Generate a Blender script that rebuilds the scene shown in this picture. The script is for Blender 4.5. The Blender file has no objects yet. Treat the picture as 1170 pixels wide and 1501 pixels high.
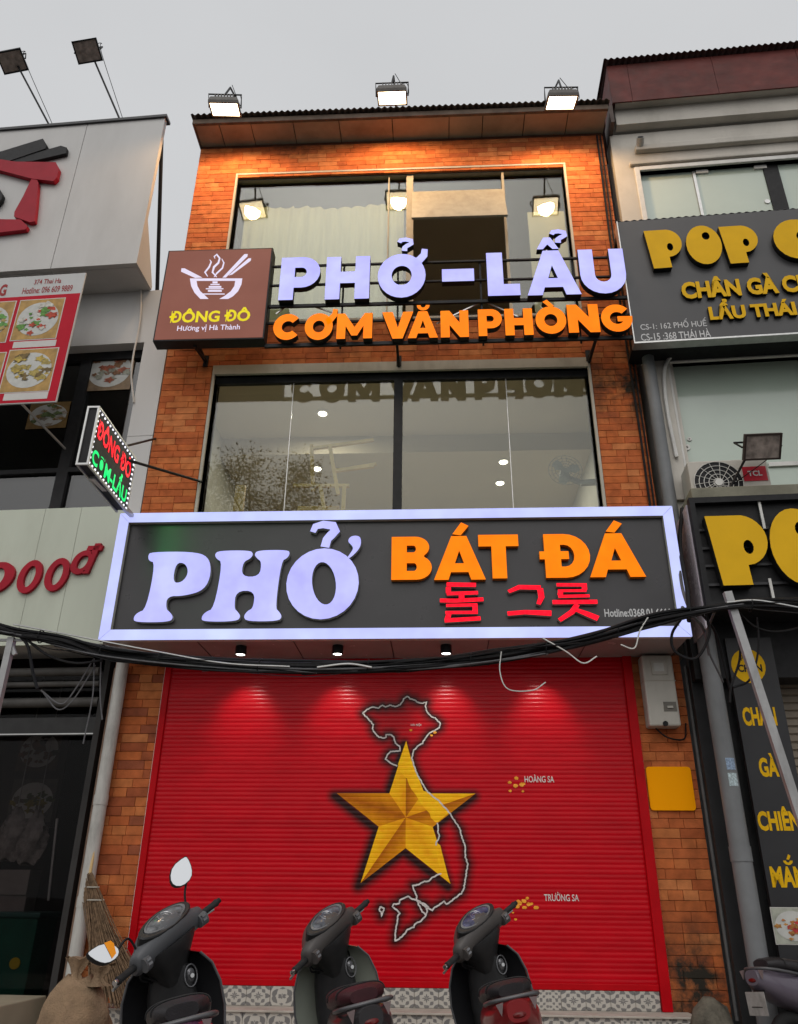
import bpy, bmesh, math, random
import numpy as np
from mathutils import Vector, Matrix, geometry
random.seed(7)
SC = bpy.context.scene
COL = SC.collection
PI = math.pi
# ------------------------------------------------------------------ camera
EYE = Vector((0, 0, 1.2))
FPX, PCX, PCY = 1172.0, 585.0, 750.5            # focal length and centre in photograph pixels
TH, YA, RO = math.radians(25.745), math.radians(-2.98), math.radians(0.533)
fwd = Vector((math.sin(YA)*math.cos(TH), math.cos(YA)*math.cos(TH), math.sin(TH)))
rgt = Vector((math.cos(YA), -math.sin(YA), 0)); upv = rgt.cross(fwd)
CR = rgt*math.cos(RO) + upv*math.sin(RO); CU = upv*math.cos(RO) - rgt*math.sin(RO)
cd = bpy.data.cameras.new('camera'); cam = bpy.data.objects.new('camera', cd); COL.objects.link(cam)
cam.matrix_world = Matrix(((CR.x, CU.x, -fwd.x, EYE.x), (CR.y, CU.y, -fwd.y, EYE.y), (CR.z, CU.z, -fwd.z, EYE.z), (0, 0, 0, 1)))
cd.sensor_fit = 'VERTICAL'; cd.sensor_height = 36; cd.lens = 36*FPX/1501; cd.clip_end = 2000
SC.camera = cam
# ------------------------------------------------------------------ sky, sun, exposure
W = bpy.data.worlds.new('World'); SC.world = W; W.use_nodes = True
nt = W.node_tree; nt.nodes.clear()
wo = nt.nodes.new('ShaderNodeOutputWorld'); add = nt.nodes.new('ShaderNodeAddShader')
b1 = nt.nodes.new('ShaderNodeBackground'); b2 = nt.nodes.new('ShaderNodeBackground')
sky = nt.nodes.new('ShaderNodeTexSky'); sky.sky_type = 'NISHITA'; sky.sun_disc = False
SUN_EL, SUN_AZ = math.radians(48), math.radians(188)
sky.sun_elevation = SUN_EL; sky.sun_rotation = SUN_AZ; sky.air_density = 1.0; sky.dust_density = 6
hs = nt.nodes.new('ShaderNodeHueSaturation'); hs.inputs['Saturation'].default_value = .25
nt.links.new(sky.outputs[0], hs.inputs['Color']); nt.links.new(hs.outputs[0], b1.inputs[0]); b1.inputs[1].default_value = .05
tc = nt.nodes.new('ShaderNodeTexCoord'); nz = nt.nodes.new('ShaderNodeTexNoise'); nz.inputs['Scale'].default_value = 2.2; nz.inputs['Detail'].default_value = 4
mp = nt.nodes.new('ShaderNodeMapping'); mp.inputs['Scale'].default_value = (1, 1, 2.5)
nt.links.new(tc.outputs['Generated'], mp.inputs[0]); nt.links.new(mp.outputs[0], nz.inputs['Vector'])
rp = nt.nodes.new('ShaderNodeValToRGB'); rp.color_ramp.elements[0].position = .25; rp.color_ramp.elements[1].position = .75
rp.color_ramp.elements[0].color = (.49, .495, .50, 1); rp.color_ramp.elements[1].color = (.535, .54, .545, 1)   # grey cloud layer
nt.links.new(nz.outputs['Fac'], rp.inputs[0]); nt.links.new(rp.outputs[0], b2.inputs[0]); b2.inputs[1].default_value = 1.0
nt.links.new(b1.outputs[0], add.inputs[0]); nt.links.new(b2.outputs[0], add.inputs[1]); nt.links.new(add.outputs[0], wo.inputs[0])
sl = bpy.data.lights.new('sun', 'SUN'); sl.energy = .34; sl.angle = math.radians(70); sl.color = (1, .97, .93)
so = bpy.data.objects.new('sun', sl); COL.objects.link(so)
sd = Vector((math.sin(SUN_AZ)*math.cos(SUN_EL), math.cos(SUN_AZ)*math.cos(SUN_EL), math.sin(SUN_EL)))
so.location = (0, -8, 20); so.rotation_euler = sd.to_track_quat('Z', 'Y').to_euler()
vs = SC.view_settings; vs.view_transform = 'Standard'; vs.look = 'None'; vs.exposure = 0; vs.gamma = 1; vs.use_curve_mapping = False
SC.cycles.max_bounces = 7; SC.cycles.transparent_max_bounces = 12; SC.cycles.caustics_reflective = False; SC.cycles.caustics_refractive = False
# ------------------------------------------------------------------ helpers
def ray(px, py): return CR*((px-PCX)/FPX) - CU*((py-PCY)/FPX) + fwd
class Fr:
    """a house front: x runs along it, y is depth behind it, z is up"""
    def __init__(s, ox, oy, deg):
        a = math.radians(deg); s.o = Vector((ox, oy, 0)); s.a = a
        s.u = Vector((math.cos(a), math.sin(a), 0)); s.n = Vector((-math.sin(a), math.cos(a), 0))
    def L(s, px, py, d=0.0):
        r = ray(px, py); t = (d-(EYE-s.o).dot(s.n))/r.dot(s.n); P = EYE+r*t
        return ((P-s.o).dot(s.u), P.z)
    def X(s, px, py, d=0.0): return s.L(px, py, d)[0]
    def Z(s, px, py, d=0.0): return s.L(px, py, d)[1]
    def B(s, x0, y0, x1, y1, d=0.0):                 # measured box -> x0, x1, z0, z1
        ym, xm = (y0+y1)/2, (x0+x1)/2
        return s.X(x0, ym, d), s.X(x1, ym, d), s.Z(xm, y1, d), s.Z(xm, y0, d)
    def w(s, p): return s.o + s.u*p[0] + s.n*p[1] + Vector((0, 0, p[2]))
FM = Fr(0, 8, 0); FL = Fr(-3.35, 8, -2.8); FRR = Fr(2.44, 8, -3.4)
class T:
    """a top-level thing: an Empty at its base, org in the coordinates of its frame"""
    def __init__(s, name, label, cat, fr, org, group=None, rotz=0):
        s.fr, s.org = fr, Vector(org)
        s.o = bpy.data.objects.new(name, None); COL.objects.link(s.o); s.o.empty_display_size = .1
        s.o.location = fr.w(org); s.o.rotation_euler = (0, 0, fr.a)
        tag(s.o, label, cat, group)
def tag(o, label, cat, group=None):
    o['label'] = label; o['category'] = cat
    if group: o['group'] = group
    return o
def shade(me, ang=40):
    me.polygons.foreach_set('use_smooth', [True]*len(me.polygons))
    me.set_sharp_from_angle(angle=math.radians(ang))
class MB:
    def __init__(s): s.v, s.f, s.m = [], [], []
    def add(s, vs, fs, mi=0):
        o = len(s.v); s.v += [tuple(p) for p in vs]; s.f += [tuple(i+o for i in q) for q in fs]; s.m += [mi]*len(fs); return s
    def box(s, x0, x1, y0, y1, z0, z1, mi=0):
        return s.add([(x, y, z) for z in (z0, z1) for y in (y0, y1) for x in (x0, x1)],
                     [(0, 2, 3, 1), (4, 5, 7, 6), (0, 1, 5, 4), (2, 6, 7, 3), (0, 4, 6, 2), (1, 3, 7, 5)], mi)
    def slab(s, q, y0, y1, mi=0):                    # convex outline in x,z thickened from y0 (front) to y1
        n = len(q); v = [(x, y0, z) for x, z in q]+[(x, y1, z) for x, z in q]
        return s.add(v, [tuple(range(n)), tuple(range(2*n-1, n-1, -1))]+[((i+1) % n, i, n+i, n+(i+1) % n) for i in range(n)], mi)
    def hexa(s, a, b, mi=0):                         # two quads joined
        return s.add(list(a)+list(b), [(3, 2, 1, 0), (4, 5, 6, 7)]+[(i, (i+1) % 4, 4+(i+1) % 4, 4+i) for i in range(4)], mi)
    def beam(s, p, q, w, h=None, mi=0, up=(0, 0, 1)):  # rectangular bar from p to q
        h = h or w; p, q = Vector(p), Vector(q); d = (q-p).normalized(); u = Vector(up)
        if abs(d.dot(u)) > .95: u = Vector((0, 1, 0))
        a = d.cross(u).normalized(); b = a.cross(d)
        c = [a*(sx*w/2)+b*(sy*h/2) for sx, sy in ((-1, -1), (1, -1), (1, 1), (-1, 1))]
        return s.hexa([p+k for k in c], [q+k for k in c], mi)
    def tube(s, pts, r, n=8, mi=0, cap=True):
        pts = [Vector(p) for p in pts]; R = r if hasattr(r, '__len__') else [r]*len(pts)
        rings = []; ref = None
        for i, p in enumerate(pts):
            d = (pts[min(i+1, len(pts)-1)]-pts[max(i-1, 0)]).normalized()
            if ref is None: ref = Vector((0, 0, 1)) if abs(d.z) < .9 else Vector((1, 0, 0))
            a = (ref-d*ref.dot(d)).normalized(); b = d.cross(a); ref = a
            rings.append([p+(a*math.cos(t)+b*math.sin(t))*R[i] for t in (2*PI*k/n for k in range(n))])
        return s.loft(rings, mi, cap)
    def loft(s, rings, mi=0, cap=True, closed=True):
        n = len(rings[0]); v = [p for r in rings for p in r]; f = []
        for i in range(len(rings)-1):
            for k in range(n if closed else n-1):
                f.append((i*n+k, i*n+(k+1) % n, (i+1)*n+(k+1) % n, (i+1)*n+k))
        if cap: f += [tuple(range(n-1, -1, -1)), tuple(range((len(rings)-1)*n, len(rings)*n))]
        return s.add(v, f, mi)
    def disc(s, c, ax, r, h, n=20, mi=0):            # short cylinder from c along ax
        c, ax = Vector(c), Vector(ax).normalized(); return s.tube([c, c+ax*h], r, n, mi)
    def lathe(s, prof, c, ax=(0, 0, 1), n=20, mi=0):  # prof: (radius, height)
        c, ax = Vector(c), Vector(ax).normalized(); ref = Vector((0, 0, 1)) if abs(ax.z) < .9 else Vector((1, 0, 0))
        a = (ref-ax*ref.dot(ax)).normalized(); b = ax.cross(a)
        return s.loft([[c+ax*h+(a*math.cos(t)+b*math.sin(t))*r for t in (2*PI*k/n for k in range(n))] for r, h in prof], mi, True)
    def poly(s, outer, holes, y0, y1, mf=0, ms=None):  # flat outline with holes, front at y0 and back at y1
        ms = mf if ms is None else ms
        loops = [outer]+list(holes); flat = [p for l in loops for p in l]; n = len(flat)
        tri = geometry.tessellate_polygon([[Vector((p[0], p[1], 0)) for p in l] for l in loops])
        v = [(p[0], y0, p[1]) for p in flat]
        fr = []
        for a, b, c in tri:
            A, B_, C = flat[a], flat[b], flat[c]
            if (B_[0]-A[0])*(C[1]-A[1])-(B_[1]-A[1])*(C[0]-A[0]) < 0: b, c = c, b
            fr.append((a, b, c))
        s.add(v, fr, mf)
        if y1 is not None:
            v2 = v+[(p[0], y1, p[1]) for p in flat]; fs = [(n+c, n+b, n+a) for a, b, c in fr]; k = 0
            for l in loops:
                m = len(l); ar = sum(l[i][0]*l[(i+1) % m][1]-l[(i+1) % m][0]*l[i][1] for i in range(m))
                hole = l is not outer
                for i in range(m):
                    a, b = k+i, k+(i+1) % m
                    q = (b, a, n+a, n+b) if (ar > 0) != hole else (a, b, n+b, n+a)
                    fs.append(q)
                k += m
            s.add(v2, fs, ms)
        return s
    def mesh(s, name, mats, org=(0, 0, 0), smooth=None):
        me = bpy.data.meshes.new(name); ox, oy, oz = org
        me.from_pydata([(x-ox, y-oy, z-oz) for x, y, z in s.v], [], s.f)
        mats = mats if isinstance(mats, (list, tuple)) else [mats]
        for m in mats: me.materials.append(m)
        me.polygons.foreach_set('material_index', s.m); me.update()
        if smooth: shade(me, smooth)
        return me
    def build(s, name, mats, t, parent=None, smooth=None, bev=0, kind=None, sub=0):
        o = bpy.data.objects.new(name, s.mesh(name, mats, t.org, smooth)); COL.objects.link(o); o.parent = parent or t.o
        return fin(o, bev, kind, sub)
    def top(s, name, mats, fr, org, label=None, cat=None, group=None, smooth=None, bev=0, kind=None, sub=0):
        o = bpy.data.objects.new(name, s.mesh(name, mats, org, smooth)); COL.objects.link(o)
        o.location = fr.w(org); o.rotation_euler = (0, 0, fr.a)
        if label: tag(o, label, cat, group)
        return fin(o, bev, kind, sub)
def fin(o, bev, kind, sub):
    if sub:
        m = o.modifiers.new('subdivision', 'SUBSURF'); m.levels = m.render_levels = sub
        o.data.polygons.foreach_set('use_smooth', [True]*len(o.data.polygons))
    if bev:
        m = o.modifiers.new('bevel', 'BEVEL'); m.width = bev; m.segments = 2; m.limit_method = 'ANGLE'
    if kind: o['kind'] = kind
    return o
def lerp(a, b, t): return a+(b-a)*t
def curve_pts(P, n=8):                              # Catmull-Rom through points
    P = [Vector(p) for p in P]; Q = [P[0]*2-P[1]]+P+[P[-1]*2-P[-2]]; out = []
    for i in range(1, len(Q)-2):
        a, b, c, d = Q[i-1:i+3]
        for k in range(n):
            t = k/n; out.append(.5*((2*b)+(c-a)*t+(2*a-5*b+4*c-d)*t*t+(3*b-a-3*c+d)*t**3))
    return out+[P[-1]]
def chaikin(l, it=2):
    for _ in range(it):
        o = []
        for i in range(len(l)):
            a, b = l[i], l[(i+1) % len(l)]
            o += [(lerp(a[0], b[0], .25), lerp(a[1], b[1], .25)), (lerp(a[0], b[0], .75), lerp(a[1], b[1], .75))]
        l = o
    return l
# ------------------------------------------------------------------ materials
MC = {}
def nodes(name):
    m = bpy.data.materials.new(name); m.use_nodes = True; t = m.node_tree; t.nodes.clear()
    o = t.nodes.new('ShaderNodeOutputMaterial'); return m, t, o
def N(t, typ, **k):
    n = t.nodes.new(typ)
    for a, b in k.items():
        if a[0] == '_': n.inputs[a[1:]].default_value = b
        else: setattr(n, a, b)
    return n
def noise(t, scale, detail=4, coord='Object', stretch=(1, 1, 1), rough=.55):
    c = N(t, 'ShaderNodeTexCoord'); mpn = N(t, 'ShaderNodeMapping'); mpn.inputs['Scale'].default_value = stretch
    n = N(t, 'ShaderNodeTexNoise', _Scale=scale, _Detail=detail, _Roughness=rough)
    t.links.new(c.outputs[coord], mpn.inputs[0]); t.links.new(mpn.outputs[0], n.inputs['Vector']); return n
def mixc(t, fac, a, b, mode='MIX'):
    m = N(t, 'ShaderNodeMix', data_type='RGBA', blend_type=mode)
    for i, v in ((0, fac), (6, a), (7, b)):
        if hasattr(v, 'is_output'): t.links.new(v, m.inputs[i])
        else: m.inputs[i].default_value = v if i == 0 else (*v[:3], 1)
    return m.outputs[2]
def ramp(t, src, p0, p1, c0=(0, 0, 0), c1=(1, 1, 1)):
    r = N(t, 'ShaderNodeValToRGB'); e = r.color_ramp.elements
    e[0].position, e[1].position = p0, p1; e[0].color = (*c0, 1); e[1].color = (*c1, 1)
    t.links.new(src, r.inputs[0]); return r.outputs[0]
def M(name, col, rough=.6, var=.15, scale=6, metal=0.0, bump=.0, bscale=60, dirt=0.0, dcol=(.03, .027, .022), coat=0.0, stretch=(1, 1, 1), spec=.25):
    """painted or raw surface: colour drifting by noise, blotches of dirt, fine relief"""
    if name in MC: return MC[name]
    m, t, o = nodes(name); p = N(t, 'ShaderNodeBsdfPrincipled'); t.links.new(p.outputs[0], o.inputs[0])
    n = noise(t, scale, 5, 'Object', stretch)
    a = tuple(max(0, c*(1-var)) for c in col); b = tuple(min(1, c*(1+var)) for c in col)
    c = ramp(t, n.outputs['Fac'], .3, .7, a, b)
    if dirt:
        d = noise(t, scale*.45, 7, 'Object', (1.5, 1.5, .5), .65); df = ramp(t, d.outputs['Fac'], .5, .78)
        k = N(t, 'ShaderNodeMath', operation='MULTIPLY'); t.links.new(df, k.inputs[0]); k.inputs[1].default_value = dirt
        c = mixc(t, k.outputs[0], c, dcol)
    t.links.new(c, p.inputs['Base Color'])
    r2 = noise(t, scale*3, 3); mr = N(t, 'ShaderNodeMapRange'); mr.inputs[3].default_value = max(.03, rough-.1); mr.inputs[4].default_value = min(1, rough+.12)
    t.links.new(r2.outputs['Fac'], mr.inputs[0]); t.links.new(mr.outputs[0], p.inputs['Roughness'])
    p.inputs['Metallic'].default_value = metal; p.inputs['Coat Weight'].default_value = coat; p.inputs['Specular IOR Level'].default_value = spec
    if bump:
        bn = noise(t, bscale, 4); bb = N(t, 'ShaderNodeBump', _Strength=bump, _Distance=.01)
        t.links.new(bn.outputs['Fac'], bb.inputs['Height']); t.links.new(bb.outputs[0], p.inputs['Normal'])
    MC[name] = m; return m
def E(name, c0, c1, strength, scale=9, base=None):
    """translucent plastic lit from inside by rows of diodes: brightness mottled by noise"""
    if name in MC: return MC[name]
    m, t, o = nodes(name); p = N(t, 'ShaderNodeBsdfPrincipled'); t.links.new(p.outputs[0], o.inputs[0])
    n = noise(t, scale, 3); c = ramp(t, n.outputs['Fac'], .32, .7, c0, c1)
    base = base or tuple(c*.22 for c in c0)
    p.inputs['Base Color'].default_value = (*base, 1); p.inputs['Roughness'].default_value = .35; p.inputs['Specular IOR Level'].default_value = .08
    t.links.new(c, p.inputs['Emission Color']); p.inputs['Emission Strength'].default_value = strength
    MC[name] = m; return m
def glass(name, tint=(.9, .93, .92), refl=.08, edge=.5, rough=0.0):
    if name in MC: return MC[name]
    m, t, o = nodes(name); mx = N(t, 'ShaderNodeMixShader'); tr = N(t, 'ShaderNodeBsdfTransparent'); gl = N(t, 'ShaderNodeBsdfGlossy')
    tr.inputs[0].default_value = (*tint, 1); gl.inputs['Roughness'].default_value = rough; gl.inputs[0].default_value = (1, 1, 1, 1)
    lw = N(t, 'ShaderNodeLayerWeight', _Blend=.5); pw = N(t, 'ShaderNodeMath', operation='POWER'); pw.inputs[1].default_value = 3
    ma = N(t, 'ShaderNodeMath', operation='MULTIPLY_ADD'); ma.inputs[1].default_value = edge; ma.inputs[2].default_value = refl
    t.links.new(lw.outputs['Facing'], pw.inputs[0]); t.links.new(pw.outputs[0], ma.inputs[0]); t.links.new(ma.outputs[0], mx.inputs[0])
    t.links.new(tr.outputs[0], mx.inputs[1]); t.links.new(gl.outputs[0], mx.inputs[2]); t.links.new(mx.outputs[0], o.inputs[0])
    MC[name] = m; return m
def attr_mat(name, attr, rough=.6, bump=.1, bscale=50, spec=.5):
    """colour taken from the paint laid on the piece (colour attribute), with grain"""
    if name in MC: return MC[name]
    m, t, o = nodes(name); p = N(t, 'ShaderNodeBsdfPrincipled'); t.links.new(p.outputs[0], o.inputs[0])
    a = N(t, 'ShaderNodeAttribute', attribute_name=attr); n = noise(t, 14, 5)
    c = mixc(t, .5, a.outputs['Color'], ramp(t, n.outputs['Fac'], .3, .7, (.35, .35, .35), (.65, .65, .65)), 'OVERLAY')
    t.links.new(c, p.inputs['Base Color']); p.inputs['Roughness'].default_value = rough; p.inputs['Specular IOR Level'].default_value = spec
    bn = noise(t, bscale, 4); bb = N(t, 'ShaderNodeBump', _Strength=bump, _Distance=.01)
    t.links.new(bn.outputs['Fac'], bb.inputs['Height']); t.links.new(bb.outputs[0], p.inputs['Normal'])
    MC[name] = m; return m
def setcol(me, name, cols, dom='POINT'):
    a = me.color_attributes.new(name, 'FLOAT_COLOR', dom); a.data.foreach_set('color', np.asarray(cols, dtype=np.float32).ravel())
# ------------------------------------------------------------------ letter shapes in a unit box
def A(cx, cy, rx, ry, a0, a1, n=12):
    return [(cx+rx*math.cos(math.radians(lerp(a0, a1, i/n))), cy+ry*math.sin(math.radians(lerp(a0, a1, i/n)))) for i in range(n+1)]
def el(cx, cy, rx, ry, n=28): return A(cx, cy, rx, ry, 0, 360, n)[:-1]
def ribbon(pts, w):                                 # thick open stroke as one outline
    n = len(pts); W_ = w if hasattr(w, '__len__') else [w]*n; l, r = [], []
    for i, p in enumerate(pts):
        a, b = pts[max(i-1, 0)], pts[min(i+1, n-1)]; dx, dy = b[0]-a[0], b[1]-a[1]; k = math.hypot(dx, dy) or 1
        nx, ny = -dy/k*W_[i]/2, dx/k*W_[i]/2; l.append((p[0]+nx, p[1]+ny)); r.append((p[0]-nx, p[1]-ny))
    return r+l[::-1]
G = {
 'H': ([(0, 0), (.33, 0), (.33, .37), (.67, .37), (.67, 0), (1, 0), (1, 1), (.67, 1), (.67, .64), (.33, .64), (.33, 1), (0, 1)], []),
 'P': ([(0, 0), (.36, 0), (.36, .28), (.55, .28)]+A(.55, .64, .45, .36, -90, 90)+[(0, 1)], [[(.36, .53), (.53, .53)]+A(.53, .64, .13, .11, -90, 90, 8)+[(.36, .75)]]),
 'O': (el(.5, .5, .5, .5), [el(.5, .5, .21, .22)]),
 'L': ([(0, 0), (1, 0), (1, .26), (.5, .26), (.5, 1), (0, 1)], []),
 'A': ([(0, 0), (.28, 0), (.33, .17), (.67, .17), (.72, 0), (1, 0), (.65, 1), (.35, 1)], [[(.41, .37), (.59, .37), (.5, .66)]]),
 'U': ([(0, 1), (0, .42)]+A(.5, .42, .5, .42, 180, 360)+[(1, 1), (.68, 1), (.68, .42)]+A(.5, .42, .18, .16, 0, -180, 8)+[(.32, 1)], []),
 'C': (A(.5, .5, .5, .5, 40, 320, 22)+A(.52, .5, .22, .22, 318, 42, 14), []),
 'M': ([(0, 0), (.25, 0), (.25, .5), (.42, .12), (.58, .12), (.75, .5), (.75, 0), (1, 0), (1, 1), (.78, 1), (.5, .45), (.22, 1), (0, 1)], []),
 'V': ([(0, 1), (.34, 1), (.51, .4), (.67, 1), (1, 1), (.66, 0), (.34, 0)], []),
 'N': ([(0, 0), (.32, 0), (.32, .46), (.68, 0), (1, 0), (1, 1), (.68, 1), (.68, .54), (.32, 1), (0, 1)], []),
 'G': (A(.5, .5, .5, .5, 42, 345, 22)+[(1, .56), (.52, .56), (.52, .37), (.68, .37)]+A(.51, .5, .23, .22, 315, 45, 14), []),
 'B': ([(0, 0), (.6, 0)]+A(.62, .28, .38, .28, -90, 60, 10)+A(.58, .75, .36, .25, -50, 90, 10)+[(0, 1)], [[(.38, .2), (.56, .2)]+A(.56, .29, .07, .09, -80, 80, 5)+[(.38, .38)], [(.38, .63), (.54, .63)]+A(.54, .71, .07, .08, -80, 80, 5)+[(.38, .79)]]),
 'T': ([(.32, 0), (.68, 0), (.68, .73), (1, .73), (1, 1), (0, 1), (0, .73), (.32, .73)], []),
 'Đ': ([(.1, 0), (.5, 0)]+A(.5, .5, .5, .5, -90, 90)+[(.1, 1), (.1, .6), (0, .6), (0, .42), (.1, .42)], [[(.42, .25), (.5, .25)]+A(.5, .5, .19, .25, -90, 90, 8)+[(.42, .75), (.42, .6), (.58, .6), (.58, .42), (.42, .42)]]),
 '-': ([(0, 0), (1, 0), (1, 1), (0, 1)], []),
 'acute': ([(0, .1), (.5, 0), (1, .72), (.55, 1)], []), 'grave': ([(1, .1), (.55, 0), (0, .72), (.4, 1)], []),
 'circ': ([(0, 0), (.28, 0), (.5, .4), (.72, 0), (1, 0), (.66, 1), (.34, 1)], []),
 'breve': ([(0, 1)]+A(.5, 1, .5, 1, 180, 360, 8)+A(.5, 1, .2, .45, 0, -180, 6), []),
 'hook': (ribbon([(.1, .68), (.2, .86), (.5, .9), (.82, .8), (.84, .58), (.6, .42), (.45, .3), (.42, .02)], [.28, .32, .32, .32, .32, .32, .32, .34]), []),
 'horn': (ribbon([(.1, .05), (.5, .3), (.8, .6), (.85, 1)], [.5, .5, .5, .42]), []),
 'sP': (chaikin([(.03, 0), (.5, 0), (.55, .06), (.5, .13), (.43, .18), (.42, .36), (.66, .36), (.93, .44), (1, .68), (.93, .93), (.68, 1), (.1, 1), (.07, .95), (.09, .87), (.19, .84), (.16, .18), (.04, .13), (0, .06)]), [chaikin([(.47, .55), (.6, .55), (.68, .68), (.62, .83), (.48, .84)])]),
 'sH': (chaikin([(.02, 0), (.43, 0), (.47, .07), (.42, .14), (.38, .18), (.38, .42), (.61, .42), (.61, .18), (.54, .14), (.5, .06), (.55, 0), (.92, 0), (.96, .06), (.92, .13), (.87, .18), (.9, .84), (.97, .88), (1, .95), (.97, 1), (.6, 1), (.56, .94), (.6, .88), (.66, .83), (.65, .62), (.43, .62), (.43, .83), (.52, .88), (.55, .95), (.5, 1), (.12, 1), (.07, .95), (.1, .88), (.18, .83), (.14, .18), (.04, .13), (0, .06)]), []),
 'sO': (el(.5, .5, .5, .5), [[(.52+.165*math.cos(t)-.04*math.sin(t), .5+.3*math.sin(t)) for t in (2*PI*k/26 for k in range(26))]]),
 'shook': (ribbon([(.08, .62), (.16, .84), (.42, .92), (.76, .86), (.84, .66), (.7, .48), (.58, .32), (.52, .02)], [.2, .26, .3, .34, .34, .32, .3, .3]), []),
 'shorn': (chaikin([(.1, 0), (.45, .1), (1, .5), (1, .9), (.7, 1), (.3, .95), (.15, .75), (.4, .6), (.55, .45), (.3, .2)]), []),
 'cP': ([(.12, 0), (.62, 0), (.6, .27)]+A(.55, .62, .45, .36, -70, 80, 12)+[(0, .98)], [el(.66, .52, .085, .1, 14)]),
 'cO': (el(.5, .5, .5, .5), [el(.6, .72, .11, .1, 14)]),
 'cC': (A(.5, .5, .5, .5, 35, 330, 20)+A(.66, .56, .16, .14, 318, 60, 10), []),
}
def fit(loop, b): return [(lerp(b[0], b[1], x), lerp(b[2], b[3], z)) for x, z in loop]
def glyph(g, b, y0, y1, mats, t, name='letter', parent=None, mb=None):
    q = mb or MB(); o, h = G[g]; q.poly(fit(o, b), [fit(k, b) for k in h], y0, y1, 0, 1)
    return q.build(name, mats, t, parent) if mb is None else q
def textmesh(s, off=0.0, shear=0.0):
    c = bpy.data.curves.new('text', 'FONT'); c.body = s; c.offset = off; c.shear = shear; c.size = 1; c.resolution_u = 3
    o = bpy.data.objects.new('text', c); COL.objects.link(o); dg = bpy.context.evaluated_depsgraph_get()
    me = bpy.data.meshes.new_from_object(o.evaluated_get(dg)); bpy.data.objects.remove(o); bpy.data.curves.remove(c)
    v = np.zeros(len(me.vertices)*3); me.vertices.foreach_get('co', v); v = v.reshape(-1, 3)[:, :2]
    f = [tuple(p.vertices) for p in me.polygons]; bpy.data.meshes.remove(me)
    return v, f
def text(s, b, y0, depth, mats, t, name='lettering', off=0.0, shear=0.0, parent=None, warp=None, raw=False):
    """flat or thick lettering fitted into the box b = x0, x1, z0, z1"""
    v, f = textmesh(s, off, shear); lo, hi = v.min(0), v.max(0)
    u = (v-lo)/(hi-lo); x = b[0]+u[:, 0]*(b[1]-b[0]); z = b[2]+u[:, 1]*(b[3]-b[2])
    if warp: z = z+warp(x)
    q = MB(); q.add([(a, y0, c) for a, c in zip(x, z)], f, 0)
    if depth:
        n = len(x); ed = {}
        for p in f:
            for i in range(len(p)): ed[(p[i], p[(i+1) % len(p)])] = 1
        sd_ = [(b_, a_, n+a_, n+b_) for (a_, b_) in ed if (b_, a_) not in ed]
        q.add([(a, y0, c) for a, c in zip(x, z)]+[(a, y0+depth, c) for a, c in zip(x, z)], sd_, 1 if isinstance(mats, (list, tuple)) else 0)
    return q if raw else q.build(name, mats, t, parent)
def spot(name, fr, p, tgt, energy, ang, col, size=.05, blend=.6, parent=None):
    l = bpy.data.lights.new(name, 'SPOT'); l.energy = energy; l.spot_size = math.radians(ang); l.color = col; l.shadow_soft_size = size; l.spot_blend = blend
    o = bpy.data.objects.new(name, l); COL.objects.link(o); P, Q = fr.w(p), fr.w(tgt)
    o.location = P; o.rotation_euler = (P-Q).to_track_quat('Z', 'Y').to_euler(); return o
# ------------------------------------------------------------------ common materials
m_black = M('black_painted_steel', (.011, .011, .012), .5, .3, 12, dirt=.2, dcol=(.035, .032, .03), spec=.2)
m_dark = M('dark_grey_panel', (.045, .045, .048), .38, .2, 4, dirt=.15, dcol=(.09, .085, .08))
m_alu = M('aluminium', (.45, .45, .44), .38, .1, 15, metal=.8)
m_white = M('white_plastic', (.6, .59, .56), .45, .08, 8, dirt=.25, dcol=(.25, .23, .2))
m_conc = M('grey_concrete', (.3, .29, .27), .85, .2, 5, bump=.3, bscale=40, dirt=.4)
m_plaster = M('white_plaster', (.55, .54, .52), .8, .08, 2, bump=.15, bscale=30, dirt=.35, dcol=(.24, .22, .19))
m_int = M('interior_wall', (.55, .53, .49), .8, .05, 2)
m_lilac = E('lilac_lit_acrylic', (.41, .40, .95), (.54, .56, 1.0), 1.06, 2.5)
m_frame = E('lilac_lit_frame', (.44, .46, .95), (.60, .68, 1.0), 1.06, 1.5)
m_orange = E('orange_lit_acrylic', (1.0, .19, .0), (1.0, .24, .001), 1.05, 4)
m_redled = E('red_diodes', (.95, .0, .015), (1.0, .01, .03), 1.3, 30)
m_grnled = E('green_diodes', (.0, .62, .12), (.0, .9, .22), 1.3, 30)
m_whiteled = E('white_diodes', (.85, .85, 1), (1, 1, 1), 1.3, 30)
m_lamp = E('lit_lamp_glass', (1.0, .72, .38), (1.0, .86, .6), 9, 14)
m_down = E('lit_downlight', (1, .93, .82), (1, .96, .9), 14, 10)
m_cable = M('black_cable', (.010, .010, .011), .6, .3, 30, spec=.15)
m_rubber = M('black_rubber', (.02, .02, .021), .7, .3, 30, bump=.2, bscale=200)
# ------------------------------------------------------------------ ground
fw = Fr(0, 0, 0)
gm = MB(); gm.add([(-300, -300, -.15), (300, -300, -.15), (300, 300, -.15), (-300, 300, -.15)], [(0, 1, 2, 3)])
gm.top('road', M('asphalt', (.06, .06, .062), .85, .25, 3, bump=.5, bscale=90), fw, (0, 0, -.15), kind='structure')
pm = MB(); pm.box(-14, 14, 2.05, 8.3, -.3, 0)
pm.top('pavement', M('pavement_tiles', (.27, .25, .23), .85, .2, 4, bump=.3, bscale=60, dirt=.4), fw, (0, 5, 0), kind='structure')
km = MB()
for i in range(28): km.box(-14+i, -13.006+i, 1.85, 2.05, -.3, .012)
km.top('kerb', m_conc, fw, (0, 2, -.15), kind='structure', bev=.015)
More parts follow.
